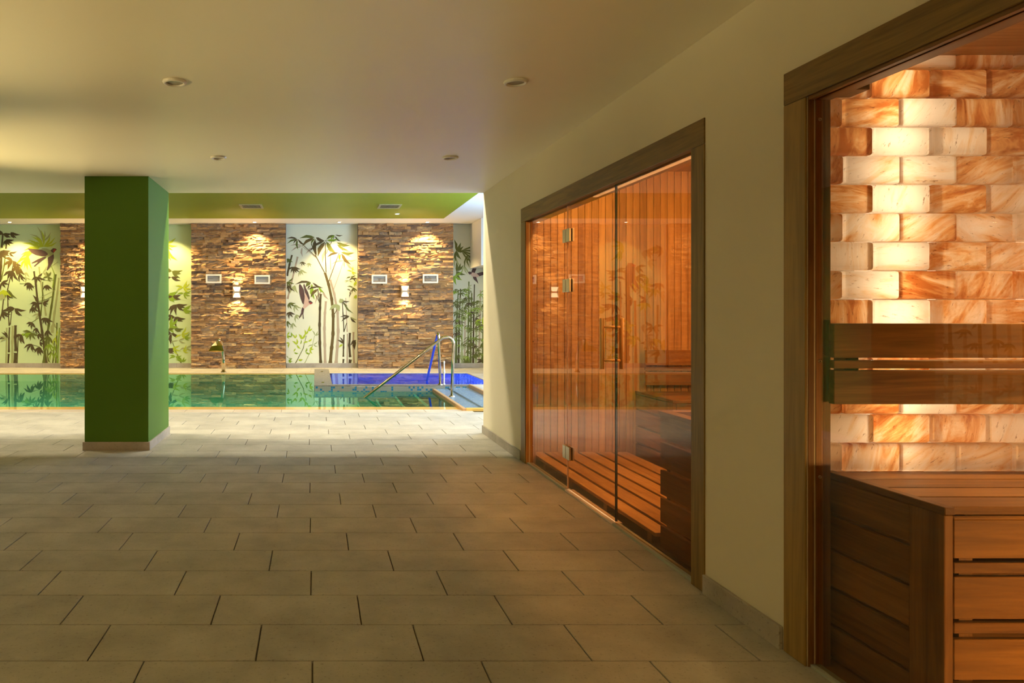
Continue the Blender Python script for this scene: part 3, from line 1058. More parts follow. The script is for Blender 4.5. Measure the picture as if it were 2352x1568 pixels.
LV = [  # base, tip, width, colour, layer
    (155, 135, 40, 130, 14, 'dark', 3), (155, 138, 42, 190, 14, 'moss', 3), (155, 140, 165, 255, 16, 'moss', 3), (160, 140, 250, 205, 15, 'dark', 3), (155, 140, 112, 190, 10, 'dark', 3),
    (348, 120, 180, 128, 24, 'moss', 3), (340, 125, 205, 218, 24, 'brown', 3), (350, 135, 370, 322, 30, 'dark', 3), (358, 120, 455, 158, 26, 'dark', 3), (345, 130, 305, 200, 14, 'moss', 3),
    (455, 155, 290, 270, 20, 'dark', 3), (458, 165, 380, 330, 34, 'brown', 3), (472, 165, 585, 300, 34, 'moss', 3), (475, 160, 460, 155, 8, 'dark', 3),
    (560, 95, 470, 145, 20, 'moss', 3), (565, 95, 515, 165, 12, 'green', 3), (570, 92, 655, 96, 10, 'dark', 3), (565, 105, 630, 165, 12, 'dark', 3), (475, 150, 610, 132, 18, 'green', 3),
    (585, 175, 730, 208, 26, 'moss', 3), (588, 195, 715, 262, 20, 'moss', 3), (605, 285, 480, 335, 18, 'dark', 3), (630, 282, 780, 288, 20, 'moss', 3), (635, 292, 745, 420, 26, 'brown', 3), (625, 300, 620, 370, 18, 'lime', 3),
    (300, 605, 130, 632, 18, 'dark', 3), (305, 610, 245, 660, 26, 'moss', 3), (322, 612, 440, 672, 16, 'dark', 3), (315, 625, 345, 800, 30, 'green', 3), (300, 640, 268, 690, 12, 'dark', 3),
    (380, 660, 268, 692, 14, 'dark', 3), (382, 680, 300, 775, 24, 'brown', 3), (388, 660, 450, 725, 18, 'green', 3),
    (210, 210, 75, 210, 10, 'shade', 1), (210, 215, 85, 272, 12, 'shade', 1), (208, 225, 215, 335, 14, 'shade', 1), (370, 220, 245, 300, 16, 'shade', 1), (480, 240, 430, 400, 22, 'shade', 1),
    (640, 190, 720, 180, 10, 'shade', 1), (640, 250, 755, 335, 18, 'shade', 1), (665, 372, 530, 412, 14, 'shade', 1), (670, 365, 810, 362, 12, 'shade', 1), (680, 375, 785, 480, 18, 'shade', 1), (675, 380, 672, 452, 12, 'shade', 1),
    (640, 235, 790, 290, 16, 'shade', 1), (430, 700, 500, 800, 16, 'shade', 1), (430, 690, 350, 850, 14, 'shade', 1),
    (640, 835, 620, 785, 40, 'sage', 3), (600, 850, 505, 915, 30, 'sage', 3), (600, 850, 615, 925, 34, 'sage', 3),
    (645, 810, 730, 815, 12, 'dark', 3), (650, 820, 705, 870, 14, 'dark', 3), (660, 830, 770, 950, 14, 'moss', 3), (725, 978, 620, 988, 14, 'dark', 3), (725, 980, 635, 1038, 16, 'dark', 3), (735, 985, 798, 1052, 18, 'dark', 3), (735, 985, 815, 1020, 12, 'sage', 3),
    (660, 1280, 590, 1235, 14, 'dark', 3), (660, 1280, 615, 1200, 12, 'dark', 3), (655, 1285, 610, 1320, 16, 'lime', 3), (790, 1245, 780, 1345, 26, 'dark', 3), (795, 1240, 740, 1280, 18, 'dark', 3),
]
for x, y, tx, ty, w, col, lay in LV:
    a = C(x, y); b_ = C(tx, ty)
    m.leaf(a[0], a[1], b_[0], b_[1], w / 4.75, col, lay)
for (x, y, angs, l, w, col, lay) in [
        (60, 350, (100, 70, 40, 140), 60, 12, 'moss', 3), (125, 440, (95, 70, 120, 45, 20, 150), 85, 14, 'dark', 3), (200, 470, (95, 70, 110, 30), 75, 13, 'sage', 1),
        (215, 385, (100, 60, 140, 30), 45, 8, 'dark', 3), (285, 400, (100, 60, 140, 30), 45, 8, 'sage', 1), (60, 600, (60, 20, 95, 130, -40), 75, 13, 'moss', 3), (130, 640, (95, 70, 120), 95, 15, 'sage', 1),
        (60, 640, (80, 45, 110), 85, 14, 'dark', 3), (70, 830, (30, 70, 100, 5), 80, 13, 'moss', 3), (130, 850, (60, 90, 30), 80, 13, 'sage', 1), (75, 930, (60, 95, 25, 130), 80, 14, 'dark', 3), (140, 960, (60, 90, 20), 80, 13, 'sage', 1),
        (50, 1030, (45, 80, 110), 70, 12, 'moss', 3), (110, 1050, (50, 90, 110), 75, 12, 'sage', 1),
        (45, 1185, (-60, 20, 60), 55, 12, 'lime', 3), (95, 1200, (-100, 170), 60, 12, 'green', 3), (135, 1220, (-80, -130), 55, 12, 'lime', 3), (205, 1230, (-120, -60), 70, 18, 'lime', 3), (245, 1180, (-100, -60), 60, 13, 'lime', 3),
        (270, 1140, (-70, -30), 62, 13, 'lime', 3), (70, 1270, (170, 100), 50, 12, 'lime', 3), (150, 1290, (-140, 45, -90), 60, 14, 'lime', 3), (275, 1255, (-40, 160), 55, 14, 'lime', 3), (290, 1335, (-45, 0, 60), 60, 13, 'lime', 3),
        (190, 1285, (-80,), 50, 9, 'green', 3), (245, 1370, (-70, 20), 60, 13, 'green', 3), (165, 1455, (-5,), 60, 16, 'lime', 3), (120, 1375, (10,), 60, 12, 'green', 3), (140, 1330, (120,), 45, 10, 'lime', 3),
        (350, 1190, (-60, -120, -30), 60, 9, 'sage', 1), (330, 1290, (-40, 20, 160), 60, 9, 'sage', 1), (60, 1460, (10, -30, 40), 50, 10, 'green', 3), (60, 1435, (-140, 0), 40, 9, 'sage', 1),
        (750, 490, (-80, 190, 20, 50), 60, 10, 'lime', 3), (740, 550, (30, 160, -20), 60, 10, 'moss', 3), (790, 600, (-60, 80, 100, 40), 60, 12, 'lime', 3), (770, 560, (60, 10, 150), 50, 9, 'dark', 3), (720, 590, (170, 150, 20), 50, 8, 'sage', 1),
        (765, 665, (100, 60, 190, 30), 70, 10, 'moss', 3), (740, 700, (100, 200, -20), 50, 8, 'brown', 3), (800, 745, (120, 80, 100), 60, 10, 'lime', 3), (745, 720, (110,), 60, 7, 'dark', 3)]:
    a = C(x, y)
    m.fan(a[0], a[1], angs, l / 4.75, w / 4.75, col, lay)
B = lambda lst: [C(*p) for p in lst]
m.swallow([('plum', B([(175, 640), (185, 625), (200, 640), (228, 690), (240, 780), (236, 860), (214, 840), (195, 790), (178, 720)])),
           ('plum', B([(222, 640), (232, 622), (250, 670), (275, 720), (292, 780), (285, 815), (240, 720)])),
           ('blush', B([(238, 715), (262, 760), (285, 808), (288, 850), (265, 872), (232, 900), (215, 960), (203, 950), (218, 880), (228, 840), (236, 790)])),
           ('plum', B([(212, 880), (232, 900), (222, 950), (228, 1010), (218, 1005), (213, 955), (180, 1002), (172, 998), (198, 940), (203, 905)])),
           ('plum', B([(278, 812), (300, 808), (328, 832), (310, 846), (284, 838)])),
           ('red', B([(286, 832), (312, 828), (316, 842), (296, 850)]))])
m.done()

# --- left mural (coordinates read in a 4.355x enlargement of the picture's left edge)
m = Mural(-8.5, wx(138), MT, bg_left, 'green mural with a gliding swallow at the left edge')
C = lambda x, y: (x / 4.355, 500 + y / 4.355)
S = 4.355
for pts, w0, w1, col, lay in [
        ([(32, 160), (20, 300)], 16, 18, 'dark', 2), ([(18, 330), (12, 500), (0, 640)], 22, 24, 'dark', 2), ([(72, 215), (62, 310)], 12, 14, 'dark', 2), ([(60, 340), (45, 480), (15, 620)], 12, 12, 'moss', 2),
        ([(135, 470), (105, 600), (78, 720), (82, 880), (95, 1080)], 8, 11, 'dark', 2), ([(98, 1095), (92, 1210), (92, 1345)], 14, 18, 'dark', 2), ([(90, 1360), (85, 1458)], 20, 14, 'dark', 2),
        ([(158, 1075), (155, 1200), (162, 1335)], 24, 28, 'dark', 2), ([(160, 1350), (150, 1458)], 34, 24, 'dark', 2), ([(130, 1080), (125, 1250), (125, 1458)], 22, 24, 'sage', 1), ([(70, 1100), (65, 1458)], 14, 18, 'sage', 1),
        ([(185, 1190), (178, 1335), (172, 1458)], 10, 12, 'dark', 2),
        ([(342, 535), (362, 680), (378, 830), (400, 980), (425, 1150), (450, 1320), (462, 1458)], 16, 26, 'dark', 2), ([(560, 565), (540, 720), (515, 900), (488, 1080), (462, 1260), (438, 1458)], 16, 24, 'moss', 2),
        ([(430, 640), (428, 800), (408, 980)], 8, 14, 'moss', 2), ([(392, 490), (410, 640), (440, 820), (462, 980)], 14, 18, 'sage', 1), ([(590, 600), (575, 760), (545, 960), (525, 1150)], 14, 22, 'sage', 1),
        ([(572, 1050), (568, 1250), (560, 1458)], 11, 14, 'moss', 2), ([(598, 1100), (582, 1300), (578, 1458)], 9, 12, 'green', 2), ([(548, 1230), (530, 1458)], 9, 11, 'moss', 2), ([(480, 1150), (478, 1458)], 12, 16, 'sage', 1),
        ([(515, 480), (545, 560), (530, 700)], 6, 9, 'green', 2), ([(38, 800), (25, 940), (0, 1030)], 10, 14, 'dark', 2), ([(120, 940), (105, 1070)], 7, 9, 'dark', 2)]:
    m.cane([C(*p) for p in pts], w0 / S, w1 / S, col, lay)
for pts, w, col in ([((380, 840), (470, 815), (525, 785)), 6, 'moss'], [((405, 990), (330, 1040), (280, 1060)), 6, 'moss'], [((350, 690), (290, 660), (200, 658)), 5, 'moss'], [((430, 1180), (330, 1140), (240, 1150)), 5, 'moss'],
                    [((430, 625), (540, 625)), 4, 'moss'], [((445, 1350), (395, 1290), (330, 1270)), 5, 'dark'], [((470, 520), (580, 440)), 4, 'sage'], [((400, 800), (560, 720)), 4, 'sage']):
    m.ribbon([C(*p) + (w / S,) for p in pts], col, 2)
for (x, y, angs, l, w, col, lay) in [
        (35, 160, (0, 25, 170, 200), 85, 20, 'dark', 3), (110, 145, (15, 45, 60), 90, 18, 'dark', 3), (70, 220, (60, 90, 120, 0, 30), 75, 15, 'dark', 3), (15, 330, (0, 30, 60, 100), 90, 20, 'dark', 3), (95, 350, (-10, 40, 150), 75, 15, 'dark', 3),
        (130, 430, (30, 60, 150, 120, 200), 105, 22, 'brown', 3), (185, 480, (75, 95, 55, 130), 115, 24, 'brown', 3), (130, 530, (90, 120, 60, 150), 105, 20, 'dark', 3), (200, 555, (60, 45, 90), 90, 14, 'dark', 3),
        (25, 640, (20, 60, 100, -20), 80, 15, 'dark', 3), (85, 720, (60, 45, 110), 110, 16, 'moss', 3), (35, 720, (80, 110, 40), 95, 26, 'lime', 3), (20, 760, (95, 60), 85, 24, 'sage', 3), (70, 770, (30, 60), 60, 12, 'dark', 3),
        (150, 905, (180, 160, 140, 45, 55, 10), 105, 18, 'dark', 3), (25, 935, (40, 20, -30, 70), 85, 16, 'dark', 3), (80, 1200, (-140, -120, 170), 90, 14, 'dark', 3), (75, 1205, (150, 190), 75, 14, 'sage', 3), (215, 1165, (90, 70, 150), 95, 22, 'dark', 3),
        (440, 290, (-40, -60, -20, -100, -130, 200, 175, 220), 150, 15, 'lime', 3), (400, 300, (170, 195, 150, 215, 140), 165, 17, 'lime', 3), (290, 390, (75, 95, 125, 110, 150), 150, 17, 'lime', 3), (430, 240, (-110, -50, -80, -150), 140, 13, 'sage', 2),
        (330, 340, (150, 165, 135), 140, 13, 'green', 3),
        (300, 650, (90, 70, 110, 50, 150), 85, 16, 'dark', 3), (380, 590, (60, 100, 20, -40, 150), 75, 14, 'dark', 3), (480, 590, (-60, -110, 20, 60, 160), 60, 13, 'moss', 3), (475, 670, (70, 100, 40, 130), 75, 14, 'dark', 3), (430, 550, (-60, 0, 30), 80, 12, 'sage', 2),
        (375, 850, (170, 140, 100, 70, -120), 80, 17, 'dark', 3), (430, 850, (10, 40, -30, 160), 70, 16, 'dark', 3), (335, 890, (95, 70, 120, 40), 75, 14, 'dark', 3), (400, 960, (80, 120, 160), 80, 14, 'sage', 2),
        (465, 1000, (120, 60, 90, 30, 150), 85, 15, 'dark', 3), (330, 1050, (100, 60, 140, 170), 75, 15, 'dark', 3), (370, 1100, (90, 60, 130), 70, 13, 'dark', 3), (540, 1050, (60, 90, 110), 80, 13, 'sage', 2),
        (320, 1150, (190, 160, 130, 100, 60, 20), 90, 17, 'moss', 3), (250, 1160, (20, -10, 50, 150), 60, 14, 'green', 3), (480, 1120, (50, 80, 110), 90, 15, 'dark', 3), (385, 1160, (80, 40, 10), 75, 14, 'dark', 3),
        (320, 1260, (120, 80, 150, 60), 85, 15, 'dark', 3), (400, 1290, (100, 80, 60, 130), 95, 17, 'dark', 3), (400, 1240, (60, 30, -60), 60, 13, 'dark', 3), (500, 1190, (60, 90, 120, 150), 100, 15, 'moss', 3),
        (500, 1260, (70, 100, 130, 40), 90, 12, 'green', 3), (520, 1340, (60, 100, 130, -60), 85, 11, 'green', 3), (560, 1340, (-110, 100, 70), 90, 11, 'green', 3), (480, 1380, (-60, -100, 70), 80, 11, 'moss', 3), (560, 1190, (80, 110, -80), 90, 11, 'lime', 3),
        (270, 545, (60, 100, 140), 50, 10, 'sage', 2), (270, 600, (170, 100, 20), 50, 9, 'sage', 2)]:
    a = C(x, y)
    m.fan(a[0], a[1], angs, l / S, w / S, col, lay)
m.swallow([('plum', B([(275, 305), (330, 312), (410, 318), (455, 332), (485, 360), (478, 385), (420, 385), (360, 372), (320, 352), (298, 330)])),
           ('plum', B([(470, 385), (430, 395), (380, 415), (318, 452), (322, 458), (390, 435), (340, 485), (350, 488), (420, 430), (455, 405)])),
           ('sage', B([(410, 318), (430, 305), (470, 308), (510, 325), (540, 350), (540, 372), (500, 385), (470, 392), (450, 388), (482, 372), (480, 358), (455, 335)])),
           ('plum', B([(480, 398), (540, 365), (542, 400), (530, 440), (505, 485), (472, 528), (470, 520), (484, 470), (482, 430)])),
           ('plum', B([(508, 325), (535, 305), (560, 308), (572, 318), (552, 335), (540, 352), (520, 345)])),
           ('red', B([(540, 318), (560, 312), (556, 332), (542, 348), (534, 340)]))])
# further bamboo left of the picture, seen only in reflections
for q in range(4):
    bx = -190 + q * 45
    m.cane([(bx + rs.uniform(-8, 8), 560 + rs.uniform(0, 60)), (bx, 700), (bx + rs.uniform(-5, 5), 834)], 4, 6, rs.choice(('dark', 'moss')), 2)
    for t in range(7):
        m.fan(bx + rs.uniform(-16, 16), rs.uniform(560, 820), (100, 60, 140, 20), 18, 3.5, rs.choice(('dark', 'moss', 'green')), 3)
m.done()

# --- mural between column and stone panel (coordinates read in a 2.958x enlargement)
m = Mural(wx(275), wx(439), MT, bg_left, 'green leafy mural half hidden behind the green column')
C = lambda x, y: (380 + x / 2.958, 430 + y / 2.958)
S = 2.958
for pts, w0, w1, col, lay in [([(18, 640), (14, 780), (16, 900), (10, 1000)], 8, 11, 'dark', 2), ([(40, 1030), (70, 1110), (108, 1195)], 4, 7, 'moss', 2), ([(-20, 560), (-30, 800), (-20, 1190)], 16, 22, 'dark', 2)]:
    m.cane([C(*p) for p in pts], w0 / S, w1 / S, col, lay)
for (x, y, angs, l, w, col, lay) in [
        (0, 385, (-30, 10, 40, 60, 80), 75, 12, 'lime', 3), (15, 430, (45, 70, 85), 90, 13, 'green', 3), (45, 570, (-5, 15, 170, 40, 195), 70, 13, 'moss', 3), (40, 610, (20, 0, 160), 60, 12, 'dark', 3),
        (120, 680, (-30, 10, -60, 150, 40, 190), 60, 9, 'lime', 3), (125, 720, (20, -20, 170, 60), 55, 9, 'green', 3), (20, 730, (30, 15, -20, 50), 70, 17, 'green', 3), (50, 740, (-10, 20, 160), 65, 13, 'dark', 3),
        (75, 795, (20, 40, 90, 120, 140, 0), 80, 13, 'dark', 3), (120, 830, (10, -30, 30), 60, 13, 'green', 3), (65, 880, (180, 150, 80, 10, 30), 70, 14, 'dark', 3), (30, 940, (-40, 10, 60, -80), 70, 15, 'green', 3), (60, 960, (0, 160, 20), 60, 13, 'moss', 3),
        (40, 990, (150, 90, 20, 190), 70, 15, 'dark', 3), (110, 1000, (-20, 20, -60, 150, 40), 55, 9, 'lime', 3), (130, 1020, (0, 30, -40), 45, 8, 'green', 3), (10, 1100, (-10, 15, 30), 60, 13, 'dark', 3), (50, 1090, (20, -20, 50), 55, 9, 'lime', 3),
        (70, 1150, (-10, 160, 30, 190), 50, 9, 'green', 3), (120, 1110, (-20, 20, -60), 45, 8, 'lime', 3), (110, 1185, (-60, -30, 200, -120), 45, 8, 'green', 3), (90, 1040, (-30, 20, 160), 60, 8, 'sage', 2), (140, 1090, (-30, 20, 160), 50, 8, 'sage', 2)]:
    a = C(x, y)
    m.fan(a[0], a[1], angs, l / S, w / S, col, lay)
# the part that only shows mirrored in the sauna glass: canes and a perching swallow
for pts, w0, w1, col, lay in [([(368, 640), (366, 760), (372, 834)], 7, 9, 'dark', 2), ([(352, 690), (350, 834)], 5, 6, 'dark', 2), ([(330, 640), (326, 834)], 3, 4, 'moss', 2), ([(300, 700), (304, 834)], 4, 5, 'moss', 2)]:
    m.cane(pts, w0, w1, col, lay)
for t in range(34):
    m.fan(rs.uniform(288, 380), rs.uniform(560, 820), rs.choice(((100, 60, 140, 20), (-30, 30, 60), (150, 120, 190))), 22, 4.5, rs.choice(('dark', 'moss', 'green', 'lime', 'sage')), 3)
m.swallow([('plum', [(352, 612), (358, 604), (368, 604), (374, 614), (372, 640), (362, 654), (352, 640)]), ('plum', [(362, 650), (368, 648), (352, 672), (349, 670)]), ('plum', [(352, 640), (358, 650), (344, 664), (342, 662)]),
           ('red', [(356, 606), (362, 608), (356, 613), (350, 610)])])
m.done()

# --- dense mural at the right (coordinates read in a 2.958x enlargement)
m = Mural(wx(1041), RX - 0.002, MT, bg_right, 'grey-green mural of dense bamboo with a dark swallow at the right')
C = lambda x, y: (640 + x / 2.958, 430 + y / 2.958)
for q, (x, yt) in enumerate([(1215, 700), (1232, 690), (1252, 760), (1272, 800), (1295, 640), (1312, 720), (1330, 660), (1350, 780), (1372, 700), (1395, 650), (1420, 720), (1450, 660)]):
    m.cane([C(x + rs.uniform(-5, 5), yt), C(x - 6, 900), C(x - 10 + rs.uniform(-4, 4), 1195)], 7 / S, 12 / S, ('moss', 'dark', 'sage', 'shade', 'moss')[q % 5], 2 if q % 5 not in (2, 3) else 1)
for t in range(190):
    x, y = rs.uniform(1195, 1480), rs.uniform(660, 1180)
    if 1290 < x and y < 720 and rs.random() < .4:
        continue
    a = C(x, y)
    m.fan(a[0], a[1], rs.choice(((100, 60, 140, 20), (-30, 30, 60, 90), (150, 120, 80), (80, 100, 50, 130, 20))), rs.uniform(26, 46) / S, rs.uniform(3.2, 5.5) / S, rs.choice(('moss', 'moss', 'dark', 'sage', 'moss', 'green')), 3)
for (x, y, angs, l, w, col, lay) in [(1205, 430, (-60, -30, 0, -100, 90, 60), 70, 13, 'moss', 3), (1240, 430, (-10, 10, 25, 45, -30), 110, 8, 'moss', 3), (1280, 460, (30, 55, 80, 10, 100), 100, 8, 'moss', 3), (1200, 470, (60, 90, 120), 80, 7, 'sage', 2), (1260, 530, (100, 70, 50), 80, 7, 'sage', 2),
                                     (1205, 570, (-60, -40, 20, 60, -90), 65, 12, 'moss', 3), (1195, 600, (-30, 30, 80, 110), 60, 12, 'green', 3), (1380, 900, (-30, 20, 60, 160, -60), 60, 10, 'lime', 3), (1390, 1180, (-10, -50, 160, 190), 50, 10, 'dark', 3)]:
    a = C(x, y)
    m.fan(a[0], a[1], angs, l / S, w / S, col, lay)
m.swallow([('plum', B([(1308, 575), (1315, 555), (1330, 535), (1345, 520), (1348, 530), (1340, 560), (1328, 590)])),
           ('plum', B([(1325, 600), (1345, 585), (1375, 576), (1410, 574), (1450, 572), (1440, 584), (1400, 592), (1360, 605)])),
           ('blush', B([(1300, 590), (1318, 578), (1345, 586), (1362, 602), (1350, 612), (1330, 612), (1312, 604)])),
           ('plum', B([(1318, 608), (1340, 608), (1350, 635), (1356, 656), (1342, 640), (1325, 625)])),
           ('plum', B([(1284, 578), (1298, 572), (1312, 578), (1308, 590), (1294, 592)]))])
m.done()

# --- one more panel far left, only mirrored in the salt room pane
m = Mural(LX + 0.05, -10.3, MT, bg_mid, 'cream bamboo mural far left, seen only mirrored in glass')
for q in range(7):
    bx = wx(0) and (725 + (-12.6 + q * 0.33) * FPX / YB)
    m.cane([(bx + 6, 540 + 30 * (q % 3)), (bx, 690), (bx - 4, 834)], 6, 9, ('dark', 'brown', 'shade')[q % 3], 2)
    for t in range(6):
        m.fan(bx + rs.uniform(-14, 14), rs.uniform(540, 800), (100, 60, 140, 20), 26, 5, rs.choice(('dark', 'moss', 'brown')), 3)
m.done()

# skirting under the murals
for n, (a, b_, w) in enumerate(((-8.49, wx(138), 'left green mural'), (wx(275), wx(439), 'mural beside the column'), (wx(656), wx(822), 'cream mural'), (wx(1042), RX - 0.01, 'right mural'))):
    skirting('baseboard_back', 'skirting tiles below the ' + w, a + 0.01, b_ - 0.01, YB - 0.030, YB - 0.012, 0.100, 0.6, 'X')

# ------------------------------------------------------------------ wall sconces
lens_em = emit('sconce_lens', (1.0, 0.76, 0.40, 1), 3.0)
sc_body = plain('sconce_body', (0.42, 0.34, 0.26, 1), 0.4)
def sconce_parts(root, out=-1.0):
    """box lamp with a waist: body, two glowing lenses; faces -Y in local space"""
    w, h, d = 0.085, 0.125, 0.10
    bm = bmesh.new()
    box(bm, -w, w, -0.012, 0.0, -h, h)                 # wall plate
    box(bm, -w, w, -d, -0.012, -0.016, 0.016)          # waist
    box(bm, -w, -w + 0.006, -d, -0.012, -h, h)
    box(bm, w - 0.006, w, -d, -0.012, -h, h)
    obj('housing', bm, sc_body, root)
    for s in (1, -1):
        bm = bmesh.new()
        z0, z1 = 0.020 * s, 0.112 * s
        pts = [(-w * .52, z0), (w * .52, z0), (w * .90, z1), (-w * .90, z1)]
        f = [bm.verts.new((x, -d + 0.006, z)) for x, z in pts]
        g = [bm.verts.new((x, -0.018, z)) for x, z in pts]
        bm.faces.new(f); bm.faces.new(g[::-1])
        for i in range(4):
            bm.faces.new((f[i], g[i], g[(i + 1) % 4], f[(i + 1) % 4]))
        bmesh.ops.recalc_face_normals(bm, faces=bm.faces)
        obj('lens', bm, lens_em, root)
def sconce(loc, label, rotz=0, power=40, group='wall sconces', down=1.0, tilt=0.0):
    root = tag(empty('wall_sconce', loc), label, 'wall lamp', group)
    root.rotation_euler = (0, 0, rotz)
    sconce_parts(root)
    for s in (1, -1):
        add_light('sconce_light', 'SPOT', (0, -0.075, 0.135 * s), power * (1 if s > 0 else down), (1.0, 0.66, 0.26) if down == 1.0 else (1.0, 0.74, 0.31), (0 if s < 0 else R(180) + tilt, 0, 0), root,
                  spot_size=R(125 if down == 1.0 else 52), spot_blend=0.35 if down == 1.0 else 1.0, shadow_soft_size=0.03)
    return root
X, Z = px(545, 671, YS)
sconce((X, YS - 0.03, Z), 'lit up-and-down wall lamp on the stone behind the spout')
X, Z = px(929, 669, YS)
sconce((X, YS - 0.03, Z), 'lit up-and-down wall lamp on the stone behind the whirlpool')
X, Z = px(198, 671, YS)
sconce((X, YS - 0.03, Z), 'lit wall lamp peeping out left of the green column')

# wall vents on the stone
def wall_vent(x, z, label):
    root = tag(empty('wall_vent', (x, YS - 0.035, z)), label, 'vent', 'white louvred wall vents')
    w, h = 0.170, 0.098
    bm = bmesh.new()
    for q in ((-w, w, h - 0.035, h), (-w, w, -h, -h + 0.035), (-w, -w + 0.035, -h + 0.035, h - 0.035), (w - 0.035, w, -h + 0.035, h - 0.035)):
        box(bm, q[0], q[1], -0.012, 0.05, q[2], q[3])
    obj('frame', bm, M['off_white'], root)
    bm = bmesh.new()
    box(bm, -w + 0.03, w - 0.03, 0.035, 0.045, -h + 0.03, h - 0.03)
    obj('backing', bm, M['louvre'], root)
    for i in range(6):
        bm = bmesh.new()
        zz = -h + 0.035 + 0.021 * (i + 0.5)
        v = [bm.verts.new(p) for p in ((-w + 0.035, -0.004, zz - 0.007), (w - 0.035, -0.004, zz - 0.007), (w - 0.035, 0.022, zz + 0.008), (-w + 0.035, 0.022, zz + 0.008))]
        bm.faces.new(v)
        bmesh.ops.solidify(bm, geom=list(bm.faces), thickness=0.003)
        obj('louvre', bm, M['louvre'], root)
for p, q, lab in ((491, 640, 'white louvred vent left of the wall lamp behind the spout'), (602.5, 642, 'white louvred vent right of the wall lamp behind the spout'),
                  (871, 641, 'white louvred vent left of the wall lamp behind the whirlpool'), (988, 640, 'white louvred vent right of the wall lamp behind the whirlpool')):
    X, Z = px(p, q, YS)
    wall_vent(X, Z, lab)

# ------------------------------------------------------------------ ceiling fittings
def downlight_off(x, y, label):
    root = tag(empty('ceiling_downlight', (x, y, H1)), label, 'downlight', 'unlit corridor downlights')
    bm = bmesh.new()
    lathe(bm, [(0.062, 0.0), (0.064, -0.004), (0.058, -0.013), (0.050, -0.015), (0.046, -0.010), (0.045, -0.003)], 32)
    obj('ring', bm, M['off_white'], root, smooth=True)
    bm = bmesh.new()
    lathe(bm, [(0.0, -0.0035), (0.03, -0.0042), (0.0455, -0.0055), (0.0455, 0.0)], 28)
    obj('lamp_glass', bm, M['lamp_dark'], root, smooth=True)
downlight_off(-0.745, 3.84, 'unlit round downlight nearest to the camera on the left of the ceiling')
downlight_off(1.058, 3.84, 'unlit round downlight nearest to the camera above the sauna side')
downlight_off(-0.765, 5.72, 'unlit round downlight near the green column')
downlight_off(1.060, 5.72, 'unlit round downlight near the far end of the sauna')

led = emit('spot_led', (1.0, 0.86, 0.62, 1), 30.0)
def pool_spot(x, y, label, power, color=WARM, size=125, blend=0.6, tilt=0.0, z=H2, group='lit pool hall downlights'):
    root = tag(empty('ceiling_spotlight', (x, y, z)), label, 'downlight', group)
    bm = bmesh.new()
    lathe(bm, [(0.055, 0.0), (0.056, -0.004), (0.050, -0.010), (0.040, -0.010), (0.036, -0.002)], 24)
    obj('ring', bm, M['off_white'], root, smooth=True)
    bm = bmesh.new()
    lathe(bm, [(0.0, -0.009), (0.03, -0.009), (0.037, -0.004)], 20)
    obj('lens', bm, led, root)
    add_light('spot', 'SPOT', (0, 0, -0.03), power, color, (tilt, 0, 0), root, spot_size=R(size), spot_blend=blend, shadow_soft_size=0.03)
back = [(24, 'lit downlight above the left green mural'), (226, 'lit downlight above the narrow stone strip'), (384, 'lit downlight above the mural beside the column'),
        (585, 'lit downlight above the stone behind the spout'), (779, 'lit downlight above the cream mural'), (981, 'lit downlight above the stone behind the whirlpool')]
for p, lab in back:
    pool_spot((p - PX0) * 15.76 / FPX, 15.72, lab, 250, (1.0, 0.70, 0.28), 110, 0.6)
pool_spot(-8.5, 15.72, 'lit downlight above the far left wall', 300, (1.0, 0.70, 0.28), 110, 0.6)
pool_spot(-11.2, 15.72, 'lit downlight above the leftmost mural', 300, (1.0, 0.70, 0.28), 110, 0.6)
pool_spot(1.61, 14.36, 'lit star-like spotlight in the green ceiling panel', 60, (1.0, 0.85, 0.6), 120, 0.6, z=H2 - 0.006)
for r, (yy, pw) in enumerate(((7.55, 95), (7.78, 165), (11.2, 95))):  # last row: out-of-view fill spots added to brighten hall and back wall
    for i in range(7):
        x = -8.2 + 1.85 * i + 0.2 * r
        pool_spot(x, yy, ('lit downlight in the row nearest to the corridor ceiling edge', 'lit downlight in the second row behind the corridor ceiling edge', 'unseen fill downlight added above the middle of the pool')[r], pw, (1.0, 0.84, 0.56), (160, 160, 100)[r], (0.8, 0.8, 0.5)[r], tilt=(0, 0, R(40))[r], z=H2 - (0.006 if r == 2 else 0), group='downlights out of sight above the pool')

# air grilles in the green ceiling panel
def ceiling_grille(x, y, label):
    root = tag(empty('ceiling_grille', (x, y, H2 - 0.006)), label, 'vent', 'air grilles in the green ceiling')
    w, d = 0.205, 0.25
    bm = bmesh.new()
    for q in ((-w, w, -d, -d + 0.05), (-w, w, d - 0.05, d), (-w, -w + 0.035, -d + 0.05, d - 0.05), (w - 0.035, w, -d + 0.05, d - 0.05)):
        box(bm, q[0], q[1], q[2], q[3], -0.012, 0.0)
    obj('frame', bm, M['grille_frame'], root)
    bm = bmesh.new()
    box(bm, -w + 0.03, w - 0.03, -d + 0.045, d - 0.045, -0.002, 0.0)
    obj('void', bm, M['grille_dark'], root)
    bm = bmesh.new()
    box(bm, -0.003, 0.003, -d + 0.05, d - 0.05, -0.011, -0.002)
    me = mesh_of('blade', bm, M['grille_frame'])
    for i in range(15):
        link('blade', me, root, (-w + 0.035 + (2 * w - 0.07) * (i + 0.5) / 15, 0, 0))
ceiling_grille(-1.18, 13.34, 'dark air grille in the green ceiling before the spout')
ceiling_grille(1.355, 13.34, 'dark air grille in the green ceiling beside the bright spotlight')

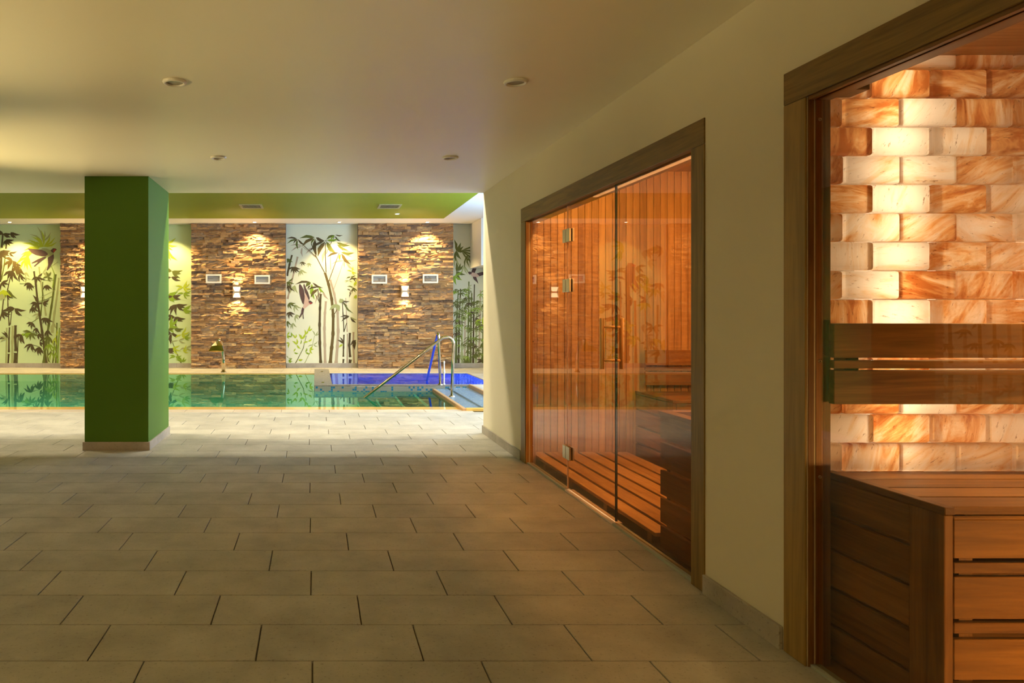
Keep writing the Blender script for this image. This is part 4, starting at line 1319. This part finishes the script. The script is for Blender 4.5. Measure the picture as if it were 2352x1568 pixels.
# ------------------------------------------------------------------ handrails, spout, post
def arc(p0, c, p1, n=6):
    """quadratic bend"""
    p0, c, p1 = Vector(p0), Vector(c), Vector(p1)
    return [tuple((1 - t) ** 2 * p0 + 2 * t * (1 - t) * c + t * t * p1) for t in [i / n for i in range(n + 1)]]
root = tag(empty('handrail', (1.95, 10.4, 0.031)), 'steel handrail slanting into the main pool, foot on blue steps', 'handrail')
zt = 0.895
bm = bmesh.new()
pts = [(0, 0, 0.0), (0.02, 0, zt - 0.17)] + arc((0.025, 0, zt - 0.15), (0.02, 0.0, zt - 0.02), (-0.13, 0.01, zt - 0.055)) + [(-1.25, 0.25, -0.06), (-1.42, 0.29, -0.20)]
tube(bm, pts, 0.021, 12)
obj('rail', bm, M['steel'], root, smooth=True)
bm = bmesh.new()
lathe(bm, [(0.0, 0.012), (0.038, 0.012), (0.045, 0.0)], 20)
obj('flange', bm, M['steel'], root)
root = tag(empty('handrail', (1.975, SPY + 0.09, RIM)), 'upright steel handrail on the whirlpool rim with a blue-lit slanting leg', 'handrail')
zt = 0.915 - RIM
bm = bmesh.new()
pts = [(0.005, 0, 0.0), (-0.02, 0, zt - 0.10)] + arc((-0.022, 0, zt - 0.09), (-0.025, 0.0, zt + 0.02), (-0.022, 0.14, zt - 0.045)) + [(0.03, 1.60, -RIM - 0.02), (0.035, 1.75, -RIM - 0.12)]
tube(bm, pts, 0.021, 12)
obj('rail', bm, M['steel'], root, smooth=True)
bm = bmesh.new()
lathe(bm, [(0.0, 0.012), (0.038, 0.012), (0.045, 0.0)], 20)
obj('flange', bm, M['steel'], root)
root = tag(empty('water_jet_post', (2.045, SPY + 0.12, RIM)), 'slim white post on the whirlpool rim beside the upright handrail', 'post')
bm = bmesh.new()
lathe(bm, [(0.0, 0.0), (0.022, 0.0), (0.022, 0.01), (0.010, 0.02), (0.012, 0.16), (0.022, 0.2), (0.012, 0.24), (0.010, 0.33), (0.016, 0.36), (0.010, 0.375), (0.0, 0.375)], 14)
obj('stem', bm, M['off_white'], root, smooth=True)

# swan-neck waterfall spout on the far deck
root = tag(empty('waterfall_spout', (-1.90, 14.98, 0)), 'steel swan-neck waterfall spout with fan mouth at the far pool edge', 'pool spout')
bm = bmesh.new()
tube(bm, [(0, 0, 0.0), (0.0, 0.02, 0.28), (-0.03, 0.02, 0.52), (-0.045, -0.03, 0.63), (-0.055, -0.14, 0.685), (-0.07, -0.26, 0.66)], [0.040, 0.037, 0.034, 0.032, 0.030, 0.030], 14)
obj('neck', bm, M['steel'], root, smooth=True)
bm = bmesh.new()
# fan mouth: a flattened flare from the neck to a wide slit
secs = [(-0.05, -0.12, 0.690, 0.030, 0.028), (-0.07, -0.24, 0.645, 0.055, 0.020), (-0.085, -0.36, 0.555, 0.11, 0.014), (-0.09, -0.44, 0.455, 0.155, 0.010)]
rings = []
for x, y, z, hw, hh in secs:
    rings.append([bm.verts.new(p) for p in ((x - hw, y, z), (x, y - hh * 1.2, z + hh), (x + hw, y, z), (x, y + hh * 1.2, z - hh))])
for A, Bq in zip(rings, rings[1:]):
    for i in range(4):
        bm.faces.new((A[i], A[(i + 1) % 4], Bq[(i + 1) % 4], Bq[i]))
bm.faces.new(rings[0][::-1]); bm.faces.new(rings[-1])
bmesh.ops.recalc_face_normals(bm, faces=bm.faces)
obj('fan_mouth', bm, M['steel'], root)
bm = bmesh.new()
lathe(bm, [(0.0, 0.012), (0.055, 0.012), (0.062, 0.0)], 20)
obj('flange', bm, M['steel'], root)

# ------------------------------------------------------------------ sauna: casing, glass, door
FX = 1.714
cas = struct(empty('trim_3', (FX, 4.6, 0)), 'olive-brown wooden casing around the glazed sauna front')
boxobj('head_casing', FX, WX + 0.035, 3.207, 6.072, HZ, 2.100, M['oakY'], cas, 0.002)
boxobj('side_casing', FX, WX + 0.003, SY1, 6.072, 0, HZ - 0.001, M['oakZ'], cas, 0.002)
boxobj('side_casing', FX, WX + 0.003, 3.207, SY0, 0, HZ - 0.001, M['oakZ'], cas, 0.002)
boxobj('jamb', WX + 0.0, 1.744, SY1 - 0.004, SY1 + 0.10, 0.0, HZ - 0.001, M['sauZ'], cas, 0.001)
boxobj('jamb', 1.756, 1.80, SY1 - 0.004, SY1 + 0.10, 0.0, HZ - 0.001, M['sauZ'], cas, 0.001)
boxobj('jamb', WX + 0.004, 1.80, SY0 - 0.10, SY0 - 0.001, 0.0, HZ - 0.001, M['sauZ'], cas, 0.001)
boxobj('head_jamb', 1.757, 1.83, SY0, SY1 + 0.06, HZ - 0.012, HZ + 0.03, M['pale'], cas, 0.001)
boxobj('emissive_strip', 1.7565, 1.780, SY0 + 0.004, 4.60, HZ - 0.018, HZ - 0.0125, emit('emissive_strip_glow', (1.0, 0.70, 0.50, 1), 1.1), cas)  # emissive strip along the underside of the head jamb
for zz in (0.15, 1.0, 1.52):
    bm = bmesh.new()
    lathe(bm, [(0.0, 0.002), (0.006, 0.002), (0.007, 0.0)], 12)
    o = obj('screw', bm, M['steel'], cas, (1.778 - FX, SY1 - 0.0045 - 4.6, zz))
    o.rotation_euler = (R(90), 0, 0)
G0, G1 = 1.746, 1.754
DY0, DY1 = 4.238, 5.040
w2 = struct(empty('window_2', (1.75, 5.5, 0)), 'fixed sauna glass pane left of the door')
boxobj('pane', G0, G1, DY1 + 0.004, SY1 + 0.02, 0.014, HZ + 0.004, M['sauna_glass'], w2)
boxobj('floor_channel', 1.728, 1.772, DY1 + 0.004, SY1 - 0.005, 0.0, 0.013, M['channel'], w2)
w3 = struct(empty('window_3', (1.75, 3.8, 0)), 'fixed sauna glass pane right of the door')
boxobj('pane', G0, G1, SY0 - 0.02, DY0 - 0.004, 0.014, HZ + 0.004, M['sauna_glass'], w3)
boxobj('floor_channel', 1.728, 1.772, SY0 - 0.005, DY0 - 0.004, 0.0, 0.013, M['channel'], w3)
door = struct(empty('door_1', (1.75, DY1, 0)), 'frameless glass sauna door with wooden pull handle')
boxobj('door_pane', G0, G1, DY0, DY1, 0.022, HZ - 0.004, M['sauna_glass'], door)
boxobj('door_edge_seal', G0 - 0.001, G1 + 0.004, DY0 - 0.006, DY0 - 0.001, 0.022, HZ - 0.004, M['rubber'], door)
boxobj('door_edge_seal', G0 - 0.001, G1 + 0.002, DY1 + 0.0005, DY1 + 0.0035, 0.022, HZ - 0.004, M['pale'], door)
boxobj('threshold', 1.728, 1.790, DY0, DY1, 0.0, 0.012, M['pale'], door, 0.001)
for zz in (1.77, 1.424, 0.268):
    h = boxobj('hinge', G0 - 0.014, G0 - 0.0005, DY1 - 0.075, DY1 - 0.004, zz - 0.045, zz + 0.045, M['brushed'], door, 0.002)
    boxobj('hinge_leaf', G0 - 0.014, G0 - 0.0005, DY1 + 0.004, DY1 + 0.06, zz - 0.045, zz + 0.045, M['brushed'], h, 0.002)
    boxobj('hinge_plate', G1 + 0.0005, G1 + 0.014, DY1 - 0.075, DY1 + 0.06, zz - 0.045, zz + 0.045, M['brushed'], h, 0.002)
hand = empty('handle', (0, 4.29 - DY1, 0.0))
hand.parent = door
hwood = plain('handle_wood', (0.82, 0.50, 0.20, 1), 0.4)
for xx in (1.690, 1.808):
    bm = bmesh.new()
    tube(bm, [(0, 0, 0.905), (0, 0, 0.907), (0, 0, 1.203), (0, 0, 1.205)], [0.011, 0.0125, 0.0125, 0.011], 16)
    obj('bar', bm, hwood, hand, (xx - 1.75, 0, 0), smooth=True)
for zz in (0.955, 1.153):
    bm = bmesh.new()
    tube(bm, [(1.690 - 1.75, 0, zz), (1.808 - 1.75, 0, zz)], 0.0075, 12)
    obj('spacer', bm, hwood, hand, smooth=True)

# ------------------------------------------------------------------ sauna room
SX1, SYE, SYN, SZ = 4.2, 6.10, 2.95, 2.42
sw = struct(empty('wall_sauna_end', ((1.8 + SX1) / 2, SYE, 0)), 'vertical wooden boards on the sauna end wall')
BW = 0.0577
bm = bmesh.new()
box(bm, -BW / 2 + 0.0016, BW / 2 - 0.0016, 0, 0.014, 0, SZ)
edges = [e for e in bm.edges if abs(e.verts[0].co.y) < 1e-5 and abs(e.verts[1].co.y) < 1e-5 and abs(e.verts[0].co.x - e.verts[1].co.x) < 1e-5]
bmesh.ops.bevel(bm, geom=edges, offset=0.003, segments=1, affect='EDGES')
bme = mesh_of('board', bm, M['sauZ'])
i = 0
while 1.80 + BW * (i + 1) < SX1 + 0.03:
    link('board', bme, sw, (1.80 + BW * (i + 0.5) - sw.location.x, 0, 0))
    i += 1
boxobj('wall_backing', 1.80, SX1, SYE + 0.0145, SYE + 0.06, 0, SZ, M['rubber'], sw)
bm = bmesh.new()
box(bm, SX1, SX1 + 0.05, SYN, SYE + 0.05, 0, SZ)
struct(obj('wall_sauna_right', bm, M['sauZ']), 'wooden right wall inside the sauna')
bm = bmesh.new()
box(bm, 1.82, SX1, SYN - 0.05, SYN, 0, SZ)
struct(obj('wall_sauna_near', bm, M['sauZ']), 'wooden near wall inside the sauna')
sc_root = struct(empty('ceiling_sauna', (3.0, 4.5, SZ)), 'boarded wooden sauna ceiling')
boxobj('ceiling_backing', 1.80, SX1, SYN, SYE, SZ + 0.015, SZ + 0.05, M['rubber'], sc_root)
bm = bmesh.new()
box(bm, -BW * .75 + 0.001, BW * .75 - 0.001, SYN - 4.5, SYE - 4.5, 0, 0.014)
cme = mesh_of('ceiling_board', bm, M['sauY'])
for i in range(27):
    link('ceiling_board', cme, sc_root, (1.845 + BW * 1.5 * i - 3.0, 0, 0))
bm = bmesh.new()
box(bm, 1.80, SX1, SYN, SYE, -0.02, 0.002)
struct(obj('floor_sauna', bm, plain('sauna_floor_dark', (0.10, 0.055, 0.03, 1), 0.7)), 'dark floor under the sauna duckboards')
duck = tag(empty('duckboard', (2.4, 4.7, 0)), 'slatted wooden duckboard on the sauna floor', 'duckboard')
for i in range(6):
    xa = 1.778 + 0.143 * i + (0.025 if i == 0 else 0)
    boxobj('slat', xa, 1.778 + 0.143 * i + 0.118, 3.86, SYE - 0.01, 0.048, 0.070, M['sauY'], duck, 0.002)
for yy in (3.9, 4.5, 5.1, 5.7):
    boxobj('bearer', 1.803, 2.62, yy, yy + 0.05, 0.002, 0.047, M['benX'], duck)

def bench(name, label, x0, x1, yf, yb, zt, slats, front, end_boards, stile):
    root = tag(empty(name, (x0, yf, 0)), label, 'bench')
    # seat slats along X
    n = slats
    dw = (yb - yf - 0.02) / n
    for i in range(n):
        boxobj('seat_slat', x0 + 0.034, x1, yf + 0.022 + dw * i + 0.0055, yf + 0.022 + dw * (i + 1) - 0.0055, zt - 0.024, zt, M['benX'], root, 0.002)
    # end panel facing the door: cap, framed boards
    boxobj('end_cap', x0, x0 + 0.030, yf + 0.0, yb, zt - 0.018, zt + 0.004, M['benY'], root, 0.002)
    boxobj('end_stile', x0, x0 + 0.026, yf + 0.002, yf + stile, 0.0, zt - 0.019, M['benZ'], root, 0.002)
    for a, b_ in end_boards:
        boxobj('end_board', x0 + 0.004, x0 + 0.024, yf + stile + 0.001, yb, a, b_, M['benY'], root, 0.004)
    boxobj('end_backing', x0 + 0.0245, x0 + 0.032, yf + 0.03, yb, 0.0, zt - 0.03, M['benY'], root)
    for a, b_ in front:
        boxobj('front_board', x0 + 0.030, x1, yf + 0.004, yf + 0.022, a, b_, M['benX'], root, 0.002)
    for xx in (x0 + 0.06, x0 + 0.9, x1 - 0.1):
        boxobj('upright', xx, xx + 0.04, yf + 0.023, yf + 0.055, 0.0, zt - 0.03, M['benZ'], root)
    return root
def backrest(bench_root, x0, x1, yw, z, t=0.028):
    """z: list of (bottom, top) for three boards"""
    p = bench_root.location
    root = empty('backrest', (x0 - p.x, yw - p.y, z[-1][0] - p.z))
    root.parent = bench_root
    for a, b_ in z:
        boxobj('back_board', x0, x1, yw - 0.06 - t, yw - 0.06, a, b_, M['benX'], root, 0.002)
    for xx in (x0 + 0.06, x0 + 1.0):
        boxobj('bracket', xx, xx + 0.045, yw - 0.0599, yw - 0.002, z[-1][0] + 0.02, z[0][1] - 0.02, M['benZ'], root)
    return root
b1 = bench('sauna_bench', 'wooden bench with backrest along the sauna end wall behind glass', 2.68, SX1 - 0.01, 5.45, SYE - 0.003, 0.575, 4,
      [(0.43, 0.55), (0.29, 0.41), (0.15, 0.27)], [(0.02, 0.14), (0.155, 0.28), (0.295, 0.42), (0.435, 0.553)], 0.12)
backrest(b1, 2.73, SX1 - 0.02, SYE, [(0.80, 0.925), (0.755, 0.785), (0.635, 0.745)])

# heater with wooden guard beside the right pane
guard = tag(empty('heater_guard', (1.82, 3.4, 0)), 'dark wooden board guard around the sauna heater by the right pane', 'heater guard')
GX0, GX1, GY0, GY1 = 1.82, 2.46, 2.98, 3.84
for i in range(5):
    a = -0.012 + 0.147 * i
    boxobj('guard_board', GX0, GX0 + 0.022, GY0, GY1 - 0.002, max(0.003, a), a + 0.128, M['benY'], guard, 0.002)
    boxobj('guard_board', GX0 + 0.06, GX1, GY1 - 0.025, GY1 - 0.003, max(0.071, a), a + 0.128, M['benX'], guard, 0.002)
for (xa, ya) in ((GX0 + 0.023, GY1 - 0.065), (GX0 + 0.023, GY0 + 0.01), (GX1 - 0.04, GY1 - 0.065)):
    boxobj('guard_post', xa, xa + 0.036, ya, ya + 0.038, 0.072, 0.70, M['benZ'], guard)
boxobj('top_rail', GX0 - 0.012, GX0 + 0.05, GY0, GY1, 0.701, 0.722, M['benY'], guard, 0.002)
boxobj('top_rail', GX0 + 0.051, GX1, GY1 - 0.055, GY1, 0.701, 0.722, M['benX'], guard, 0.002)
heat = tag(empty('sauna_heater', (2.15, 3.32, 0.072)), 'steel sauna stove filled with stones inside the guard', 'stove')
dk = plain('stove_steel', (0.06, 0.06, 0.06, 1), 0.45, 0.8)
bm = bmesh.new()
for q in ((-0.2, -0.185, -0.18, 0.18), (0.185, 0.2, -0.18, 0.18), (-0.185, 0.185, -0.18, -0.165), (-0.185, 0.185, 0.165, 0.18)):
    box(bm, q[0], q[1], q[2], q[3], 0.06, 0.55)
box(bm, -0.185, 0.185, -0.165, 0.165, 0.06, 0.42)
obj('stove_body', bm, dk, heat)
bm = bmesh.new()
for sx in (-0.17, 0.15):
    for sy in (-0.15, 0.13):
        box(bm, sx, sx + 0.02, sy, sy + 0.02, 0.0, 0.06)
obj('feet', bm, dk, heat)
rock = plain('stove_stone', (0.12, 0.11, 0.10, 1), 0.9)
bm = bmesh.new()
bmesh.ops.create_icosphere(bm, subdivisions=1, radius=0.055)
for v in bm.verts:
    v.co *= rs.uniform(0.8, 1.15)
rme = mesh_of('stove_stone', bm, rock)
for i in range(4):
    for j in range(4):
        link('stove_stone', rme, heat, (-0.13 + 0.087 * i, -0.12 + 0.08 * j, 0.475), (rs.uniform(0, 3), rs.uniform(0, 3), rs.uniform(0, 3)), (0.75, 0.75, 0.75))

# sauna strip lamp above the glazed front (hidden behind the header from here)
lamp = tag(empty('sauna_lamp', (2.02, 4.6, SZ)), 'long wooden-rimmed strip lamp on the sauna ceiling above the glass front', 'lamp')
for q in ((-0.06, -0.04, -1.15, 1.15), (0.04, 0.06, -1.15, 1.15), (-0.04, 0.04, -1.15, -1.13), (-0.04, 0.04, 1.13, 1.15)):
    bm = bmesh.new()
    box(bm, q[0], q[1], q[2], q[3], -0.05, 0)
    obj('rim', bm, M['sauY'], lamp)
bm = bmesh.new()
box(bm, -0.039, 0.039, -1.129, 1.129, -0.035, -0.025)
obj('diffuser', bm, emit('sauna_diffuser', (1.0, 0.7, 0.4, 1), 2.0), lamp)
add_light('sauna_light', 'AREA', (0, 0, -0.055), 55, (1.0, 0.76, 0.42), (0, R(-22), 0), lamp, shape='RECTANGLE', size=0.07, size_y=2.2)

# small bulkhead lamp on the near sauna wall
lamp = tag(empty('sauna_lamp', (3.2, SYN, 1.85)), 'small wooden-slatted lamp on the near sauna wall', 'lamp')
bm = bmesh.new()
box(bm, -0.10, 0.10, 0.0, 0.02, -0.13, 0.13)
obj('lamp_plate', bm, M['sauZ'], lamp)
bm = bmesh.new()
box(bm, -0.08, 0.08, 0.02, 0.05, -0.11, 0.11)
obj('diffuser', bm, emit('bulkhead_diffuser', (1.0, 0.7, 0.4, 1), 2.0), lamp)
for q in range(5):
    bm = bmesh.new()
    box(bm, -0.09, 0.09, 0.055, 0.065, -0.115 + 0.05 * q, -0.085 + 0.05 * q)
    obj('lamp_slat', bm, M['sauX'], lamp)
add_light('bulkhead_light', 'AREA', (0, 0.075, 0), 60, (1.0, 0.72, 0.38), (R(90), 0, 0), lamp, shape='SQUARE', size=0.2)

# ------------------------------------------------------------------ salt room
ZW = 2.60
cas2 = struct(empty('trim_4', (FX, 1.7, 0)), 'olive-brown wooden casing around the glazed salt room front')
boxobj('head_casing', FX, WX + 0.003, TY0 - 0.12, 2.663, HZ + 0.010, 2.112, M['oakY'], cas2, 0.002)
boxobj('side_casing', FX, WX + 0.003, TY1, 2.663, 0, HZ + 0.009, M['oakZ'], cas2, 0.002)
boxobj('side_casing', FX, WX + 0.003, TY0 - 0.12, TY0, 0, HZ + 0.009, M['oakZ'], cas2, 0.002)
boxobj('jamb', WX + 0.0035, 1.744, TY1 - 0.003, TY1 + 0.08, 0, HZ + 0.008, M['benZ'], cas2, 0.001)
boxobj('jamb', 1.7505, 1.776, TY1 - 0.003, TY1 + 0.05, 0, HZ + 0.008, M['benZ'], cas2, 0.001)
boxobj('jamb', 1.7765, 1.803, TY1 - 0.001, TY1 + 0.05, 0, HZ + 0.008, M['benZ'], cas2, 0.001)
boxobj('groove', 1.744, 1.7505, TY1 + 0.012, TY1 + 0.03, 0, HZ + 0.008, M['rubber'], cas2)
boxobj('head_jamb', WX + 0.0035, 1.742, TY0, TY1 - 0.004, HZ - 0.002, HZ + 0.03, M['benY'], cas2, 0.001)
boxobj('head_jamb', 1.752, 1.803, TY0, TY1 - 0.004, HZ - 0.002, HZ + 0.03, M['benY'], cas2, 0.001)
for zz in (0.665, 1.07, 1.915):
    bm = bmesh.new()
    lathe(bm, [(0.002, 0.0022), (0.0045, 0.0035), (0.0062, 0.0)], 12)
    o = obj('screw', bm, M['brushed'], cas2, (1.7635 - FX, TY1 - 0.0035 - 1.7, zz))
    o.rotation_euler = (R(90), 0, 0)
w4 = struct(empty('window_4', (1.747, 1.7, 0)), 'large fixed glass pane of the salt room')
boxobj('pane', 1.7435, 1.7505, TY0, TY1 + 0.008, 0.012, HZ + 0.006, M['bronze_glass'], w4)
boxobj('floor_channel', 1.730, 1.765, TY0, TY1 - 0.005, 0, 0.011, M['channel'], w4)

saltw = struct(empty('wall_salt', (2.9, ZW, 0)), 'backlit wall of orange and white rock salt bricks')
def brick_mesh(name, w, h, d=0.030):
    bm = bmesh.new()
    box(bm, -w / 2, w / 2, 0, d, -h / 2, h / 2)
    es = [e for e in bm.edges if not (e.verts[0].co.y > d - 1e-4 and e.verts[1].co.y > d - 1e-4)]
    bmesh.ops.bevel(bm, geom=es, offset=0.011, segments=3, affect='EDGES', profile=0.55)
    # rear side stays open to the light space behind the wall
    back_f = [f for f in bm.faces if all(v.co.y > d - 1e-4 for v in f.verts)]
    bmesh.ops.delete(bm, geom=back_f, context='FACES')
    return mesh_of(name, bm, M['salt'])
BX, BZ = 0.2035, 0.1031
bfull = brick_mesh('salt_brick', BX - 0.003, BZ - 0.003)
SLX, SRX = 1.806, 4.0
for rrow in range(-12, 9):
    z0 = 1.287 + BZ * rrow
    if z0 < 0.55 or z0 > 2.14:
        continue
    jx = 2.095 if rrow % 2 == 0 else 2.204 - 0.0005
    i0 = math.floor((SLX - jx) / BX)
    x = jx + i0 * BX
    while x < SRX - 0.01:
        a, b_ = max(x, SLX), min(x + BX, SRX)
        if b_ - a > 0.02:
            loc = ((a + b_) / 2 - 2.9, rs.uniform(-0.003, 0.003), z0 + BZ / 2)
            if b_ - a > BX - 0.001:
                link('salt_brick', bfull, saltw, loc, rot=(0, 0, 0) if rs.random() < .5 else (0, 0, 0))
            else:
                link('salt_brick', brick_mesh('salt_brick', b_ - a - 0.003, BZ - 0.003), saltw, loc)
        x += BX
glue = plain('salt_joint', (0.28, 0.14, 0.05, 1), 0.8)
# light space behind the bricks: white box with LED strips
voidw = plain('light_box_white', (0.85, 0.80, 0.70, 1), 0.8)
boxobj('light_box_back', SLX - 0.05, SRX + 0.05, ZW + 0.19, ZW + 0.20, 0, 2.25, voidw, saltw)
boxobj('wall_base', SLX, SRX, ZW + 0.001, ZW + 0.05, 0, 0.565, M['benX'], saltw)
boxobj('light_box_floor', SLX, SRX, ZW + 0.0505, ZW + 0.189, 0.54, 0.565, voidw, saltw)
boxobj('light_box_side', SLX - 0.05, SLX - 0.001, ZW + 0.05, ZW + 0.189, 0, 2.25, voidw, saltw)
for n, (x, pw) in enumerate(((2.08, 3.0), (2.36, 0.95), (2.70, 1.3), (3.2, 2.0), (3.75, 2.0))):
    yl = ZW + (0.13 if n == 0 else 0.18)
    s = boxobj('led_strip', x - 0.012, x + 0.012, yl, ZW + 0.1895, 0.72, 2.15, emit('led_strip_glow', (1.0, 0.85, 0.66, 1), 1.0), saltw)
    for k_ in range(4):
        add_light('led_light', 'AREA', (x, yl - 0.006, 0.88 + 0.36 * k_), pw / 4, (1.0, 0.90, 0.74), (R(-90), 0, 0), shape='RECTANGLE', size=0.03, size_y=0.32)

b2 = bench('salt_room_bench', 'wooden slatted bench with backrest at the salt brick wall', 1.819, 3.96, 2.100, ZW - 0.004, 0.672, 4,
      [(0.640, 0.6465), (0.528, 0.640), (0.484, 0.516), (0.352, 0.475), (0.310, 0.342), (0.176, 0.294), (0.136, 0.166), (0.02, 0.122)],
      [(0.02, 0.131), (0.141, 0.264), (0.274, 0.396), (0.406, 0.522), (0.532, 0.652)], 0.128)
backrest(b2, 1.785, 3.95, ZW - 0.010, [(1.084, 1.202), (1.047, 1.075), (0.924, 1.041)])
cb = boxobj('corner_board', 1.765, 1.866, 2.445, 2.54, 1.990, 2.046, M['benX'], None, 0.002)
tag(cb, 'small wooden corner board under the salt room header', 'board')
# salt room shell
bm = bmesh.new()
box(bm, SLX, 4.05, 0.2, ZW + 0.2, 2.16, 2.2)
struct(obj('ceiling_salt_room', bm, M['sauX']), 'wooden ceiling of the salt room')
bm = bmesh.new()
box(bm, 4.0, 4.05, 0.2, ZW + 0.2, 0, 2.16)
struct(obj('wall_salt_right', bm, M['sauZ']), 'wooden right wall of the salt room')
bm = bmesh.new()
box(bm, 1.82, 4.0, 0.15, 0.2, 0, 2.16)
struct(obj('wall_salt_near', bm, M['sauZ']), 'wooden near wall of the salt room')
bm = bmesh.new()
box(bm, 1.77, 4.0, 0.2, ZW, -0.02, 0.002)
struct(obj('floor_salt_room', bm, plain('salt_room_floor', (0.30, 0.16, 0.07, 1), 0.6)), 'brown floor of the salt room')
lamp = tag(empty('salt_room_lamp', (2.9, 0.2, 0.5)), 'long low strip lamp on the near wall of the salt room', 'lamp')
bm = bmesh.new()
box(bm, -0.8, 0.8, 0.0, 0.03, -0.06, 0.06)
obj('lamp_body', bm, M['benX'], lamp)
bm = bmesh.new()
box(bm, -0.78, 0.78, 0.0305, 0.036, -0.045, 0.045)
obj('diffuser', bm, emit('salt_room_diffuser', (1.0, 0.7, 0.36, 1), 2.0), lamp)
add_light('salt_room_light', 'AREA', (0, 0.05, 0), 20, (1.0, 0.60, 0.22), (R(78), 0, 0), lamp, shape='RECTANGLE', size=1.5, size_y=0.08, spread=R(80))

lamp = tag(empty('salt_room_lamp', (2.75, 2.28, 2.16)), 'added round fill lamp on the salt room ceiling above the bench', 'lamp')  # extra lamp added to brighten the bench top
bm = bmesh.new()
lathe(bm, [(0.07, 0.0), (0.07, -0.02), (0.055, -0.024), (0.0, -0.024)], 24)
obj('lamp_body', bm, M['off_white'], lamp)
bm = bmesh.new()
lathe(bm, [(0.0, -0.028), (0.05, -0.028), (0.052, -0.0245)], 20)
obj('diffuser', bm, emit('bench_fill_diffuser', (1.0, 0.7, 0.36, 1), 2.0), lamp)
add_light('bench_fill_spot', 'SPOT', (0, 0, -0.05), 130, (1.0, 0.66, 0.28), (0, 0, 0), lamp, spot_size=R(80), spot_blend=0.8, shadow_soft_size=0.05)

# ------------------------------------------------------------------ unseen fill lamps added on left and rear walls to brighten the corridor
for n, (x, y, rz, wd, pw) in enumerate(((CLX + 0.001, 3.0, R(90), 'middle of the left wall', 380), (CLX + 0.001, 5.4, R(90), 'left wall near the pool', 300),
                                        (-1.6, REAR + 0.001, R(180), 'rear wall on the left', 1150), (0.5, REAR + 0.001, R(180), 'rear wall on the right', 1150))):
    sconce((x, y, 0.95), 'unseen fill lamp added on the corridor ' + wd, rz, pw, 'added corridor fill lamps', 0.01, R(58))
